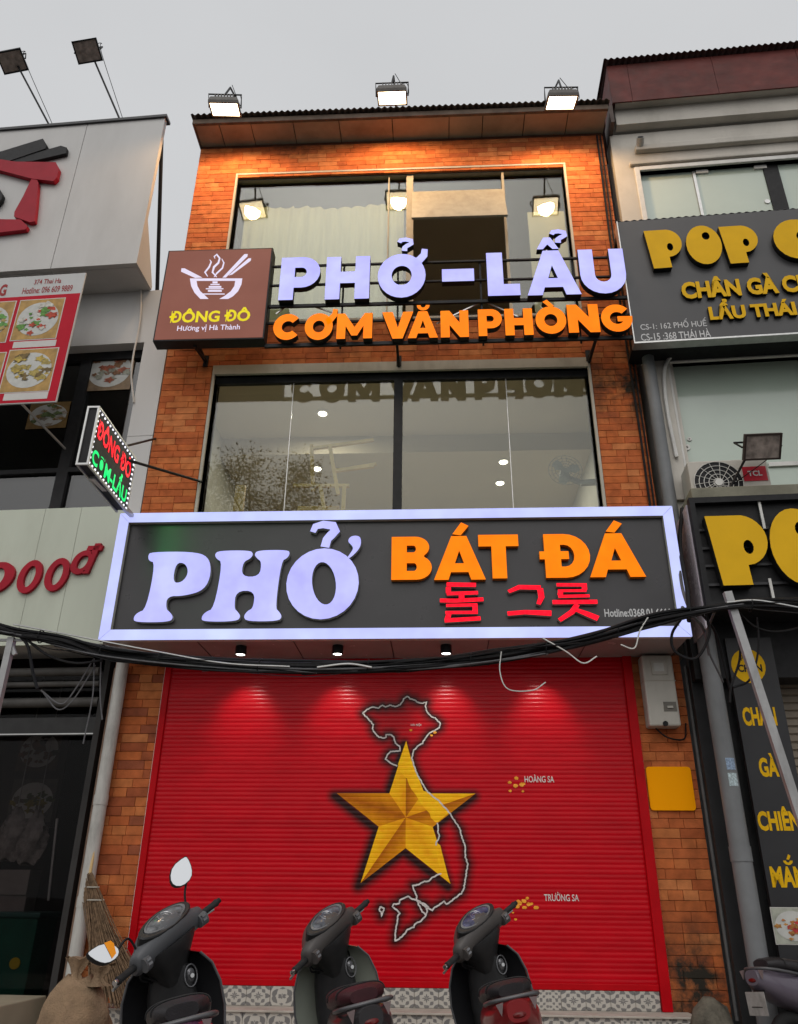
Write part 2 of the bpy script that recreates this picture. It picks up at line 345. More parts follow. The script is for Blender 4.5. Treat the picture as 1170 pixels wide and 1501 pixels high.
# ------------------------------------------------------------------ the brick house
XL, XR, ZT = -3.34, 2.42, 11.02
house = T('brick_house', 'narrow three storey shophouse clad in orange brick with red painted roller shutter', 'house', FM, (-.45, 0, 0))
W2 = (-2.70, 1.84, 4.4, FM.Z(590, 543)); W3 = (-2.74, 1.82, FM.Z(700, 462), FM.Z(590, 249))
SH = (-2.80, 1.925, .5, 3.42)
m_mortar = M('dark_mortar', (.17, .075, .045), .9, .2, 10)
wm = MB()
wm.box(XL+.002, SH[0], .03, .25, 0, ZT); wm.box(SH[1], XR-.002, .03, .25, 0, ZT)
wm.box(SH[0], SH[1], .031, .25, SH[3], W2[2]); wm.box(SH[0], SH[1], .031, .25, W2[3], W3[2]); wm.box(SH[0], SH[1], .031, .25, W3[3], ZT)
for a, b, zz in ((SH[0], W2[0], W2), (W2[1], SH[1], W2)): wm.box(a, b, .031, .25, zz[2], zz[3])
for a, b, zz in ((SH[0], W3[0], W3), (W3[1], SH[1], W3)): wm.box(a, b, .031, .25, zz[2], zz[3])
wall = wm.build('wall', m_mortar, house)
# bricks: one shared block per shade, stretched along the course
def brick_mat():
    m, t, o = nodes('orange_brick'); p = N(t, 'ShaderNodeBsdfPrincipled'); t.links.new(p.outputs[0], o.inputs[0])
    a = N(t, 'ShaderNodeAttribute', attribute_name='tone'); g = N(t, 'ShaderNodeNewGeometry'); 
    n = N(t, 'ShaderNodeTexNoise', _Scale=9.0, _Detail=6.0); t.links.new(g.outputs['Position'], n.inputs['Vector'])
    c = mixc(t, .7, a.outputs['Color'], ramp(t, n.outputs['Fac'], .25, .75, (.25, .25, .25), (.68, .68, .68)), 'OVERLAY')
    # moss and soot where water runs: beside the middle window, at the foot of the right pillar, under the eave
    n2 = N(t, 'ShaderNodeTexNoise', _Scale=3.5, _Detail=8.0, _Roughness=.7); t.links.new(g.outputs['Position'], n2.inputs['Vector'])
    acc = None
    for P, r, k in (((2.25, 8, 6.7), .75, 1.5), ((2.2, 8, .5), .75, 1.7), ((-1.95, 8, 10.95), .5, 1.1), ((2.2, 8, 3.1), .5, .9), ((-.1, 8, 7.4), .35, .7), ((-1.2, 8, 7.5), .5, .6)):
        d = N(t, 'ShaderNodeVectorMath', operation='DISTANCE'); t.links.new(g.outputs['Position'], d.inputs[0]); d.inputs[1].default_value = P
        mr = N(t, 'ShaderNodeMapRange'); mr.inputs[1].default_value = 0; mr.inputs[2].default_value = r; mr.inputs[3].default_value = k; mr.inputs[4].default_value = 0
        t.links.new(d.outputs['Value'], mr.inputs[0])
        if acc is None: acc = mr.outputs[0]
        else:
            ad = N(t, 'ShaderNodeMath', operation='ADD'); t.links.new(acc, ad.inputs[0]); t.links.new(mr.outputs[0], ad.inputs[1]); acc = ad.outputs[0]
    mu = N(t, 'ShaderNodeMath', operation='MULTIPLY', use_clamp=True); t.links.new(acc, mu.inputs[0]); t.links.new(ramp(t, n2.outputs['Fac'], .38, .62), mu.inputs[1])
    c = mixc(t, mu.outputs[0], c, (.03, .026, .02)); t.links.new(c, p.inputs['Base Color']); p.inputs['Roughness'].default_value = .8; p.inputs['Specular IOR Level'].default_value = .12
    n3 = N(t, 'ShaderNodeTexNoise', _Scale=55.0, _Detail=5.0); t.links.new(g.outputs['Position'], n3.inputs['Vector'])
    bb = N(t, 'ShaderNodeBump', _Strength=.5, _Distance=.008); t.links.new(n3.outputs['Fac'], bb.inputs['Height']); t.links.new(bb.outputs[0], p.inputs['Normal'])
    return m
m_brick = brick_mat()
TONES = [(.46, .125, .038), (.48, .145, .046), (.42, .11, .035), (.49, .16, .052), (.39, .10, .034), (.46, .135, .044), (.32, .085, .034), (.50, .175, .062), (.28, .08, .038), (.44, .12, .04)]
CH, JT = .0855, .0028
def block(q, x0, x1, z0, z1, y):
    c = .0035; q.add([(x0, .032, z0), (x1, .032, z0), (x1, .032, z1), (x0, .032, z1), (x0, y+c, z0), (x1, y+c, z0), (x1, y+c, z1), (x0, y+c, z1),
        (x0+c, y, z0+c), (x1-c, y, z0+c), (x1-c, y, z1-c), (x0+c, y, z1-c)],
        [(0, 1, 5, 4), (1, 2, 6, 5), (2, 3, 7, 6), (3, 0, 4, 7), (4, 5, 9, 8), (5, 6, 10, 9), (6, 7, 11, 10), (7, 4, 8, 11), (8, 9, 10, 11)])
bm_shared = []
for i, tn in enumerate(TONES):
    q = MB(); block(q, 0, .27, 0, CH-JT, 0); me = q.mesh('brick', m_brick); setcol(me, 'tone', [(*[c*1.04 for c in tn], 1)]*len(me.vertices)); bm_shared.append(me)
rnd = random.Random(3); far = MB(); fart = []; near = 0
def row(x0, x1, z, zh):
    out = []; x = x0
    first = rnd.choice((.09, .14, .18, .27))
    while x < x1-.02:
        l = first if x == x0 else rnd.choice((.27, .27, .27, .2, .135)); l = min(l, x1-x)
        if x1-(x+l) < .06: l = x1-x
        out.append((x, x+l-JT, z, z+zh-JT)); x += l
    return out
nrow = int((ZT-.0)/CH); cand = []
for r in range(nrow):
    z = r*CH; zc = z+CH/2; segs = []
    if zc < SH[3]: segs = [(XL, SH[0]), (SH[1], XR)]
    elif zc < W2[2]: continue                        # behind the big sign
    elif zc < W2[3]+.14: segs = [(XL, W2[0]-.035), (W2[1]+.035, XR)]
    elif zc < W3[2]: segs = [(XL, XR)]
    elif zc < W3[3]: segs = [(XL, W3[0]-.03), (W3[1]+.03, XR)]
    else: segs = [(XL, XR)]
    for s_ in segs: cand += row(*s_, z, CH)
def pick_tone(z, x):
    i = rnd.randrange(10)
    if (z > 3.6 or x > 0) and i in (6, 8): i = 2                # the patchwork of dark bricks is on the ground floor only
    return i
cand.sort(key=lambda b: b[2] if b[2] > W2[2] or b[2] < SH[3] else 99)
for x0, x1, z0, z1 in cand:
    i = pick_tone(z0, x0); y = rnd.uniform(-.003, .003)
    if near < 300 and (x1-x0) > .05 and z0 > .3:
        o = bpy.data.objects.new('brick', bm_shared[i]); COL.objects.link(o); o.parent = wall
        o.location = (x0-house.org.x, y, z0); o.scale = ((x1-x0)/.27, 1, 1); near += 1
    else:
        block(far, x0, x1, z0, z1, y); fart += [(*[c*1.04 for c in TONES[i]], 1)]*12
fo = far.build('brick_courses', m_brick, house, wall, kind='stuff'); setcol(fo.data, 'tone', fart)
# inner shell: side walls, slabs, back
q = MB(); q.box(XL+.004, XL+.2, .25, 9, 0, ZT-.01); q.box(XR-.2, XR-.004, .25, 9, 0, ZT-.01); q.box(XL+.2, XR-.2, 8.8, 9, 0, ZT-.01)
q.build('side_wall', m_plaster, house)
m_ceil = M('cream_ceiling', (.52, .46, .37), .8, .04, 1.5)
q = MB(); q.box(XL+.2, XR-.2, .25, 8.8, 3.75, 4.0); q.box(XL+.2, XR-.2, .25, 2.0, 7.26, 7.5); q.box(XL+.2, XR-.2, 2.0, 8.8, 6.98, 7.5); q.box(XL+.2, XR-.2, .25, 8.8, 10.75, 11.0)
q.build('floor_slab', m_ceil, house)
q = MB(); q.box(XL+.2, XR-.2, 6.5, 6.6, 4.0, 6.98); q.build('partition_wall', m_int, house); q = MB(); q.box(XL+.2, XR-.2, 3.5, 3.6, 7.5, 10.75); q.build('partition_wall', m_int, house)
# ---- middle window
m_glass = glass('window_glass', (.84, .86, .80), .045, .3)
m_reveal = M('cream_reveal', (.42, .39, .33), .7, .1, 4, dirt=.5, dcol=(.12, .11, .09))
def window(name, Wd, top=.0):
    q = MB(); x0, x1, z0, z1 = Wd; t = .03
    q.box(x0-t, x0, -.006, .25, z0, z1); q.box(x1, x1+t, -.006, .25, z0, z1); q.box(x0-t, x1+t, -.008, .25, z1, z1+t+top); q.box(x0-t, x1+t, -.008, .25, z0-t, z0)
    return q.build(name, m_reveal, house)
w2 = window('window', W2, .1)
q = MB(); x0, x1, z0, z1 = W2; mx0, mx1 = FM.X(577, 640, .1), FM.X(590, 640, .1)
q.box(x0, x1, .07, .13, z1-.09, z1); q.box(mx0, mx1, .068, .132, z0, z1-.09); q.build('window_frame', m_black, house, w2)
for a, b in ((x0, mx0), (mx1, x1)): q = MB(); q.box(a, b, .095, .105, z0, z1-.09); q.build('pane', m_glass, house, w2)
for px in (424, 747):
    xs = FM.X(px, 650, .09); q = MB(); q.box(xs-.004, xs+.004, .088, .094, z0, z1-.09); q.build('pane_joint', m_alu, house, w2)
# ---- top window
w3 = window('window', W3)
x0, x1, z0, z1 = W3; fa = FM.X(596, 300, .1); fb = FM.X(606, 300, .1); fc = FM.X(737, 300, .1); zs = FM.Z(670, 262, .1)
m_beige = M('beige_aluminium', (.36, .32, .24), .5, .1, 9, dirt=.4, dcol=(.15, .12, .09))
q = MB(); q.box(fa, fb, .05, .13, z0, z1-.05); q.box(fc, fc+.035, .052, .13, z0, z1-.05); q.box(x0, x1, .05, .12, z1-.05, z1); q.build('window_frame', m_beige, house, w3)
q = MB(); q.box(FM.X(570, 300, .1)-.008, FM.X(570, 300, .1)+.008, .06, .1, z0, z1-.05); q.build('pane_joint', m_beige, house, w3)
for a, b in ((x0, fa), (fc+.035, x1)): q = MB(); q.box(a, b, .095, .105, z0, z1-.05); q.build('pane', m_glass, house, w3)
zf = FM.Z(670, 283, .05)
q = MB(); q.box(fb, fc, .095, .105, zf, z1-.05); q.build('pane', m_glass, house, w3)
zl, yl = FM.Z(670, 320, -.27), -.27                   # top-hung sash pushed open
def sash(f0, f1):
    c = [Vector((fb-.01, .04, zf)), Vector((fc+.01, .04, zf)), Vector((fc+.01, yl, zl)), Vector((fb-.01, yl, zl))]
    return c
c = sash(0, 1); nn = Vector((0, zl-zf, .04-yl)).normalized()*.03
q = MB(); q.hexa(c, [p+nn for p in c]); ss = q.build('sash', m_beige, house, w3)
q = MB(); e1 = [c[3].lerp(c[2], .06), c[3].lerp(c[2], .94)]; e2 = [c[0].lerp(c[1], .94), c[0].lerp(c[1], .06)]
ins = [e1[0].lerp(e2[1], .1), e1[1].lerp(e2[0], .1), e1[1].lerp(e2[0], .9), e1[0].lerp(e2[1], .9)]
q.hexa([p-nn*.12 for p in ins], [p+nn*.3 for p in ins]); q.build('sash_panel', M('tan_frosted_pane', (.40, .35, .26), .55, .12, 5), house, ss)
# curtain and stored panels behind the top window
m_curt = M('pale_green_curtain', (.36, .39, .30), .85, .12, 3, stretch=(6, 6, .6))
q = MB(); n = 70; top = []; xa, xb = x0+.05, fa-.06
for k in range(n+1):
    x = lerp(xa, xb, k/n); w_ = .028*math.sin(k*1.1)+.02*math.sin(k*.37+1); sag = .05*math.sin(k/n*PI*2.5)**2+.05*(k/n > .3)
    top.append([(x, .36+w_, z0-.05), (x, .36+w_*.9, lerp(z0, z1, .5)), (x+.02*math.sin(k), .36+w_*.6, z1-.22-sag)])
q.loft([[t_[j] for t_ in top] for j in range(3)], 0, False, False)
q.build('curtain', m_curt, house, w3, smooth=60)
q = MB(); q.box(FM.X(775, 340, .35), x1+.3, .33, .37, z0, FM.Z(800, 312, .35)); q.build('blind', M('pale_panel', (.5, .5, .44), .7, .05, 3), house, w3)
# ---- eave and corrugated roof
m_soff = M('fibre_cement_soffit', (.38, .30, .22), .8, .15, 3, dirt=.5, dcol=(.14, .1, .07))
ye = -.36
q = MB(); ex0, ex1 = XL-.03, XR+.02; cuts = [ex0, -3.0, -2.55, -1.95, -1.3, -.55, .25, .72, 1.3, 1.9, ex1]
for a, b in zip(cuts[:-1], cuts[1:]):
    qq = MB(); qq.hexa([(a+.006, 0.25, ZT+.004), (b-.006, .25, ZT+.004), (b-.006, ye, ZT+.004+.0), (a+.006, ye, ZT+.004)], [(a+.006, .25, ZT+.018), (b-.006, .25, ZT+.018), (b-.006, ye, ZT+.018), (a+.006, ye, ZT+.018)]); qq.build('soffit_panel', m_soff, house)
q.box(ex0, ex1, ye-.012, ye+.03, ZT-.012, ZT+.075); q.box(ex0, ex0+.03, ye+.03, .25, ZT-.012, ZT+.06)
q.build('eave_board', M('weathered_board', (.14, .1, .075), .8, .3, 5, dirt=.4), house)
m_tin = M('old_tin_sheet', (.12, .085, .07), .6, .35, 3, metal=.3, dirt=.4)
def corr(x0, x1, y0, y1, z0, z1, amp=.018, pitch=.085, th=.003):
    n = int((x1-x0)/pitch*8); a, b = [], []
    for k in range(n+1):
        x = lerp(x0, x1, k/n); w_ = amp*math.sin((x-x0)/pitch*2*PI); a.append((x, y0, z0+w_)); b.append((x, y1, z1+w_))
    q = MB(); q.loft([a, b, [(p[0], p[1], p[2]+th) for p in b], [(p[0], p[1], p[2]+th) for p in a], a], 0, False, False); return q
corr(ex0-.02, ex1+.02, ye-.07, 9, ZT+.105, ZT+.9).build('roof_sheet', m_tin, house, smooth=60)
# ---- roller shutter with its mural
PIT = .041; SD = .0
def prof(z): u = ((z-SH[2])/PIT) % 1.0; return SD-.0028*math.sin(PI*u)**.8
m_sh = None
def shutter_mat():
    m, t, o = nodes('red_shutter_paint'); p = N(t, 'ShaderNodeBsdfPrincipled'); t.links.new(p.outputs[0], o.inputs[0])
    a = N(t, 'ShaderNodeAttribute', attribute_name='paint'); n = noise(t, 3, 6, 'Object', (1, 1, 3))
    c = mixc(t, .35, a.outputs['Color'], ramp(t, n.outputs['Fac'], .3, .7, (.35, .35, .35), (.65, .65, .65)), 'OVERLAY'); t.links.new(c, p.inputs['Base Color'])
    p.inputs['Roughness'].default_value = .27; p.inputs['Specular IOR Level'].default_value = .16
    b = noise(t, 30, 3, 'Object', (.3, 1, 1)); bb = N(t, 'ShaderNodeBump', _Strength=.12, _Distance=.01); t.links.new(b.outputs['Fac'], bb.inputs['Height']); t.links.new(bb.outputs[0], p.inputs['Normal'])
    return m
def cp(u, v): return FM.L(480+u/2.925, 1000+v/2.925, SD)     # reading of the mural from a drawing at 2.925 px per px
MAPL = [(342,62),(328,72),(312,98),(290,104),(268,100),(250,108),(238,98),(218,112),(200,106),(182,112),(168,120),(152,134),(168,150),(184,166),(196,182),(194,200),(206,222),(222,236),(240,241),(252,236),(252,226),(270,224),(284,236),(292,262),(310,276),(312,296),(270,298),(258,310),(250,330),(272,346),(300,360)]
MAPR = [(342,62),(356,72),(374,76),(390,88),(410,90),(426,86),(420,106),(430,130),(444,146),(462,154),(484,176),(480,196),(462,208),(440,216),(424,234),(408,262),(392,272),(370,292),(362,326),(372,360),(388,402),(404,430),(424,464),(450,486),(480,510),(520,556),(548,598),(568,630),(576,662),(590,702),(592,750),(602,780),(594,830),(586,880),(574,906),(548,924),(520,946),(512,952),(500,940),(484,952),(462,964),(450,978),(432,970),(420,962)]
MAPB = [(470,604),(476,624),(472,640),(482,660),(470,680),(466,700)]
MAPD = [(488,822),(466,828),(448,838),(440,850),(412,856),(390,870),(366,870),(372,892),(382,916),(384,936),(420,962),(430,980),(420,1004),(400,1024),(380,1034),(370,1050),(344,1062),(322,1088),(308,1100),(290,1110),(292,1070),(300,1030),(302,1000),(312,992),(296,976),(278,962),(284,952),(308,950),(310,934),(330,924),(346,918),(366,930),(380,934)]
MAPR2 = [(384,936),(394,960),(408,984),(424,998)]; ISL = [(228,962),(222,976),(230,986),(232,1004),(240,984),(242,968),(228,962)]
MAPR3 = [(384,936),(404,946),(420,952),(436,968)]
lines = [[cp(*p) for p in l] for l in (MAPL, MAPR, MAPB, MAPD, MAPR2, ISL, MAPR3)]
scx, scz = cp(336, 580); Rst = (cp(640, 470)[0]-cp(45, 470)[0])/(2*math.cos(math.radians(18)))
star = []
for k in range(10):
    a = math.radians(90+36*k); r = Rst if k % 2 == 0 else Rst*.382; star.append((scx+r*math.cos(a), scz+r*math.sin(a)))
starl = star+[star[0]]
def dist(P, line):
    d = np.full(len(P), 9.0); L_ = np.array(line)
    for a, b in zip(L_[:-1], L_[1:]):
        ab = b-a; t_ = np.clip(((P-a)@ab)/max(1e-9, ab@ab), 0, 1); d = np.minimum(d, np.hypot(*(P-(a+t_[:, None]*ab)).T))
    return d
zs_ = [SH[2]]; 
while zs_[-1] < SH[3]: zs_.append(zs_[-1]+PIT/5)
xs_ = np.linspace(SH[0], SH[1], 300)
vv = [(x, prof(z+1e-7), z) for z in zs_ for x in xs_]; nx = len(xs_)
ff = [(j*nx+i, j*nx+i+1, (j+1)*nx+i+1, (j+1)*nx+i) for j in range(len(zs_)-1) for i in range(nx-1)]
q = MB(); q.add(vv, ff); q.box(SH[0], SH[1], SD+.001, SD+.028, SH[2]-.0, SH[3])
sho = q.build('roller_shutter', shutter_mat(), house, smooth=50)
P2 = np.array([(v[0], v[2]) for v in q.v]); dm = np.full(len(P2), 9.0)
for l in lines: dm = np.minimum(dm, dist(P2, l))
halo = np.clip(1-(dm-.012)/.085, 0, 1)**1.2*.97; ds = dist(P2+np.array((.02, .025)), starl); halo = np.maximum(halo, np.clip(1-(ds-.02)/.07, 0, 1)*.97)
red = np.array((.50, .001, .008)); bands = np.array([random.Random(int((z-SH[2])/PIT)).uniform(.9, 1.06) for z in P2[:, 1]])
paint = red[None]*bands[:, None]*(1-halo[:, None])+np.array((.012, .006, .006))[None]*halo[:, None]
setcol(sho.data, 'paint', np.c_[paint, np.ones(len(paint))])
def onto(q, lift, name, mat, cols=None):             # lay a painted shape over the ribs of the shutter
    bm = bmesh.new(); cl = bm.verts.layers.float_color.new('paint') if cols is not None else None
    vs_ = [bm.verts.new(p) for p in q.v]
    if cl:
        for v_, c_ in zip(vs_, cols): v_[cl] = (*c_, 1)
    for f_ in q.f:
        try: bm.faces.new([vs_[i] for i in f_])
        except ValueError: pass
    lo, hi = min(p[2] for p in q.v), max(p[2] for p in q.v)
    for z in zs_:
        if lo < z < hi: bmesh.ops.bisect_plane(bm, geom=bm.verts[:]+bm.edges[:]+bm.faces[:], plane_co=(0, 0, z), plane_no=(0, 0, 1))
    for v_ in bm.verts: v_.co.y = prof(v_.co.z)-lift
    bmesh.ops.translate(bm, verts=bm.verts, vec=-house.org); me = bpy.data.meshes.new(name); bm.to_mesh(me); bm.free(); me.materials.append(mat)
    o = bpy.data.objects.new(name, me); COL.objects.link(o); o.parent = sho; return o
q = MB(); cols = []; m_paint = attr_mat('mural_paint', 'paint', .4, .05, spec=.1)
YL, YD, YM = (.98, .50, .008), (.42, .11, .003), (.80, .30, .005)
for k in range(10):
    a, b = star[k], star[(k+1) % 10]; tip = a if k % 2 == 0 else b; inn = b if k % 2 == 0 else a
    lit = k in (0, 3, 5, 6, 8) ; c1 = YL if lit else YM
    q.add([(scx, 0, scz), (tip[0], 0, tip[1]), (inn[0], 0, inn[1])], [(0, 1, 2)] if (k % 2 == 0) else [(0, 2, 1)])
    cols += [(YM if lit else YD), (YM if lit else YD) if not lit else YL, c1]
onto(q, .0015, 'painted_star', m_paint, cols)
strip = [(303,352),(312,384),(330,404),(342,414),(350,440),(362,462),(380,484),(392,506),(404,524),(424,548),(438,562),(444,582),(462,600),(470,602),(522,560),(494,526),(462,496),(430,470),(412,466),(392,412),(372,368),(356,322),(338,252)]
q = MB(); q.poly([cp(*p) for p in strip][::-1], [], 0, None); onto(q, .0026, 'painted_map_strip', m_paint, [(.98, .52, .008)]*len(q.v))
q = MB(); q.poly([cp(*p) for p in [(472,690),(484,700),(524,858),(486,822),(478,780),(470,740)]], [], 0, None); onto(q, .0026, 'painted_map_strip', m_paint, [(.98, .50, .008)]*len(q.v))
m_line = M('white_mural_line', (.62, .56, .54), .5, .1, 20)
q = MB()
for l in lines:
    rr = random.Random(5); pts = []
    for a, b in zip(l[:-1], l[1:]):
        n = max(1, int(math.hypot(b[0]-a[0], b[1]-a[1])/.012))
        for k in range(n):
            t_ = k/n; j = .0035; pts.append((lerp(a[0], b[0], t_)+rr.uniform(-j, j), lerp(a[1], b[1], t_)+rr.uniform(-j, j)))
    pts.append(l[-1]); ol = ribbon(pts, .0135); n = len(pts)
    q.add([(p[0], 0, p[1]) for p in ol], [(k, k+1, 2*n-2-k, 2*n-1-k) for k in range(n-1)])
onto(q, .0034, 'painted_coastline', m_line)
m_isl = M('yellow_mural_dots', (.90, .36, .03), .5, .2, 30)
for u, v, r in [(782,430,7),(810,412,8),(806,444,9),(834,440,9),(842,436,6),(784,466,6),(838,468,5),(818,946,12),(812,962,9),(842,938,9),(844,966,8),(862,952,8),(874,950,6),(894,966,9),(858,926,6),(796,988,4),(776,1010,6),(806,1016,5),(744,1030,7),(732,1050,4),(358,206,6),(446,228,6),(462,216,7)]:
    q = MB(); x, z = cp(u, v); s_ = r/2.925*.0063; q.poly([(x+s_*(1.2+.2*math.sin(u+k))*math.cos(k*PI/4), z+s_*(.9+.2*math.cos(v*k))*math.sin(k*PI/4)) for k in range(8)], [], 0, None)
    onto(q, .0042, 'painted_island', m_isl)
def mtext(s, u0, v0, u1, v1):
    a, b = cp(u0, v1), cp(u1, v0); onto(text(s, (a[0], b[0], a[1], b[1]), 0, 0, m_line, house, off=.012, raw=True), .0042, 'painted_lettering', m_line)
mtext('HOÀNG SA', 846, 396, 970, 430); mtext('TRƯỜNG SA', 930, 900, 1076, 938); mtext('HÀ NỘI', 358, 176, 402, 190)
m_rail = M('red_rail_paint', (.44, .0015, .006), .4, .12, 5, spec=.1)
q = MB(); q.box(SH[1]-.085, SH[1]+.004, -.05, .03, .352, SH[3]); q.build('guide_rail', m_rail, house, sho, bev=.006)
q = MB(); q.box(SH[0]-.004, SH[0]+.06, -.03, .03, .352, SH[3]); q.build('guide_rail', m_rail, house, sho, bev=.006)
for xx in (SH[0]-.012, SH[1]+.004): q = MB(); q.box(xx, xx+.008, -.012, .03, .352, SH[3]); q.build('white_edge_trim', m_white, house, sho)
q = MB(); q.box(SH[0]+.06, SH[1]-.085, -.022, .02, SH[2]-.0, SH[2]+.05); q.build('bottom_bar', m_rail, house, sho, bev=.005)
# ---- tiled steps
def tile_mat(name, k):
    m, t, o = nodes(name); p = N(t, 'ShaderNodeBsdfPrincipled'); t.links.new(p.outputs[0], o.inputs[0]); p.inputs['Roughness'].default_value = .35
    c = N(t, 'ShaderNodeTexCoord'); s = N(t, 'ShaderNodeSeparateXYZ'); t.links.new(c.outputs['Object'], s.inputs[0])
    def mth(op, a, b=None):
        n = N(t, 'ShaderNodeMath', operation=op)
        for i, v in enumerate((a, b)):
            if v is None: continue
            if hasattr(v, 'is_output'): t.links.new(v, n.inputs[i])
            else: n.inputs[i].default_value = v
        return n.outputs[0]
    u = mth('ABSOLUTE', mth('MULTIPLY', s.outputs[0], 10)); v = mth('ABSOLUTE', mth('MULTIPLY', s.outputs[2], 12))
    r = mth('SQRT', mth('ADD', mth('MULTIPLY', u, u), mth('MULTIPLY', v, v))); d = mth('ADD', u, v); an = mth('ARCTAN2', v, u)
    if k == 0: f = mth('ADD', mth('SINE', mth('MULTIPLY', d, 9.0)), mth('MULTIPLY', mth('COSINE', mth('MULTIPLY', an, 8)), .8))
    elif k == 1: f = mth('MULTIPLY', mth('SINE', mth('MULTIPLY', u, 12)), mth('SINE', mth('ADD', mth('MULTIPLY', v, 12), 1)))
    else: f = mth('ADD', mth('SINE', mth('MULTIPLY', r, 11.0)), mth('MULTIPLY', mth('SINE', mth('MULTIPLY', an, 4)), .9))
    n = noise(t, 40, 4); col = ramp(t, mth('ADD', mth('MULTIPLY', f, .4), mth('MULTIPLY', n.outputs['Fac'], .8)), .42, .56, (.52, .49, .44), (.13, .13, .135))
    g = noise(t, 9, 5); col = mixc(t, mth('MULTIPLY', g.outputs['Fac'], .45), col, (.3, .26, .22)); t.links.new(col, p.inputs['Base Color']); return m
tmats = [tile_mat('diamond_tile', 0), tile_mat('cross_tile', 1), tile_mat('flower_tile', 2)]
def tile_mesh(w, h, m):
    q = MB(); c = .003; x, z = w/2, h/2
    q.add([(-x, .012, -z), (x, .012, -z), (x, .012, z), (-x, .012, z), (-x, c, -z), (x, c, -z), (x, c, z), (-x, c, z), (-x+c, 0, -z+c), (x-c, 0, -z+c), (x-c, 0, z-c), (-x+c, 0, z-c)],
          [(0, 1, 5, 4), (1, 2, 6, 5), (2, 3, 7, 6), (3, 0, 4, 7), (4, 5, 9, 8), (5, 6, 10, 9), (6, 7, 11, 10), (7, 4, 8, 11), (8, 9, 10, 11)]); return q.mesh('tile', m)
m_step = M('worn_cream_stone', (.42, .38, .33), .6, .15, 6, dirt=.4, dcol=(.2, .15, .12))
rt = random.Random(11)
for (xa, xb, d, za, zb) in ((SH[0]+.06, SH[1]-.09, -.02, .352, .498), (-3.1, 2.05, -.30, .18, .335), (-3.1, 2.05, -.62, .0, .165)):
    q = MB(); q.box(xa, xb, d+.0125, .029 if d > -.1 else (-.008 if d > -.6 else -.2875), za-(.352 if d > -.1 else 0)+(.0 if d > -.1 else 0), zb)
    if d < -.1: q.box(xa-.01, xb+.01, d-.02, d+(.292 if d > -.6 else .318), zb, zb+.016)
    st = q.build('step', m_step, house, bev=.003)
    n = int((xb-xa)/.2); w_ = (xb-xa)/n; ms = [tile_mesh(w_-.003, zb-za, m) for m in tmats]
    k = 0
    for i in range(n):
        if rt.random() < .45: k = rt.randrange(3)
        o = bpy.data.objects.new('tile', ms[k]); COL.objects.link(o); o.parent = st; o.location = (xa+(i+.5)*w_-house.org.x, d, (za+zb)/2)
# ------------------------------------------------------------------ big lit sign over the shutter
ds = -.74
sx0, sx1 = (FM.X(175, 755, ds)+FM.X(145, 938, ds))/2, (FM.X(985, 738, ds)+FM.X(1015, 935, ds))/2
sz0, sz1 = FM.Z(580, 936, ds), FM.Z(580, 747, ds)
sign = T('shop_sign', 'wide dark lightbox sign with glowing lilac frame and big PHỞ letters above the shutter', 'sign', FM, ((sx0+sx1)/2, ds, sz0))
bw = .105
m_side = M('frame_return', (.5, .49, .45), .5, .08, 6)
m_acp = M('grey_composite_sheet', (.30, .27, .26), .22, .1, 2, dirt=.2, dcol=(.15, .12, .1))
q = MB(); q.box(sx0+.02, sx1-.02, ds+.07, -.012, sz0+.012, sz1-.02); q.build('sign_box', [m_acp], sign)
q = MB(); q.box(sx0+bw, sx1-bw, ds+.052, ds+.068, sz0+bw, sz1-bw); q.build('sign_panel', M('charcoal_composite', (.040, .038, .040), .3, .12, 1.5, spec=.35), sign)
def bar(pts):
    q = MB(); n = 4; q.add([(x, ds, z) for x, z in pts]+[(x, ds+.066, z) for x, z in pts], [(0, 1, 2, 3)], 0)
    q.add([(x, ds, z) for x, z in pts]+[(x, ds+.066, z) for x, z in pts], [(7, 6, 5, 4)]+[((i+1) % 4, i, 4+i, 4+(i+1) % 4) for i in range(4)], 1)
    q.build('sign_frame', [m_frame, m_side], sign)
g_ = .002
bar([(sx0+g_, sz0), (sx1-g_, sz0), (sx1-bw, sz0+bw), (sx0+bw, sz0+bw)]); bar([(sx0+bw, sz1-bw), (sx1-bw, sz1-bw), (sx1-g_, sz1), (sx0+g_, sz1)])
bar([(sx0, sz0+g_), (sx0+bw-g_, sz0+bw), (sx0+bw-g_, sz1-bw), (sx0, sz1-g_)]); bar([(sx1-bw+g_, sz0+bw), (sx1, sz0+g_), (sx1, sz1-g_), (sx1-bw+g_, sz1-bw)])
yf, yb_ = ds-.005, ds+.053
m_ret = M('letter_return_white', (.42, .42, .44), .4, .05)
m_reto = M('letter_return_orange', (.55, .16, .015), .4, .05)
def big(g, x0, y0, x1, y1, mats, name='letter'): return glyph(g, FM.B(x0, y0, x1, y1, ds), yf, yb_, mats, sign, name)
LW = [m_lilac, m_ret]; LO = [m_orange, m_reto]
big('sP', 203, 809, 308, 912, LW); big('sH', 301, 807, 422, 911, LW); big('sO', 420, 804, 526, 908, LW)
big('shook', 455, 766, 498, 803, LW, 'tone_mark'); big('shorn', 506, 785, 529, 820, LW, 'horn_mark')
for g, x0, y0, x1, y1 in (('B', 574, 787, 633, 850), ('A', 636, 786, 711, 850), ('T', 702, 784, 761, 848), ('Đ', 791, 783, 865, 847), ('A', 862, 782, 943, 846)): big(g, x0, y0, x1, y1, LO)
big('acute', 663, 766, 687, 785, LO, 'tone_mark'); big('acute', 887, 763, 912, 781, LO, 'tone_mark')
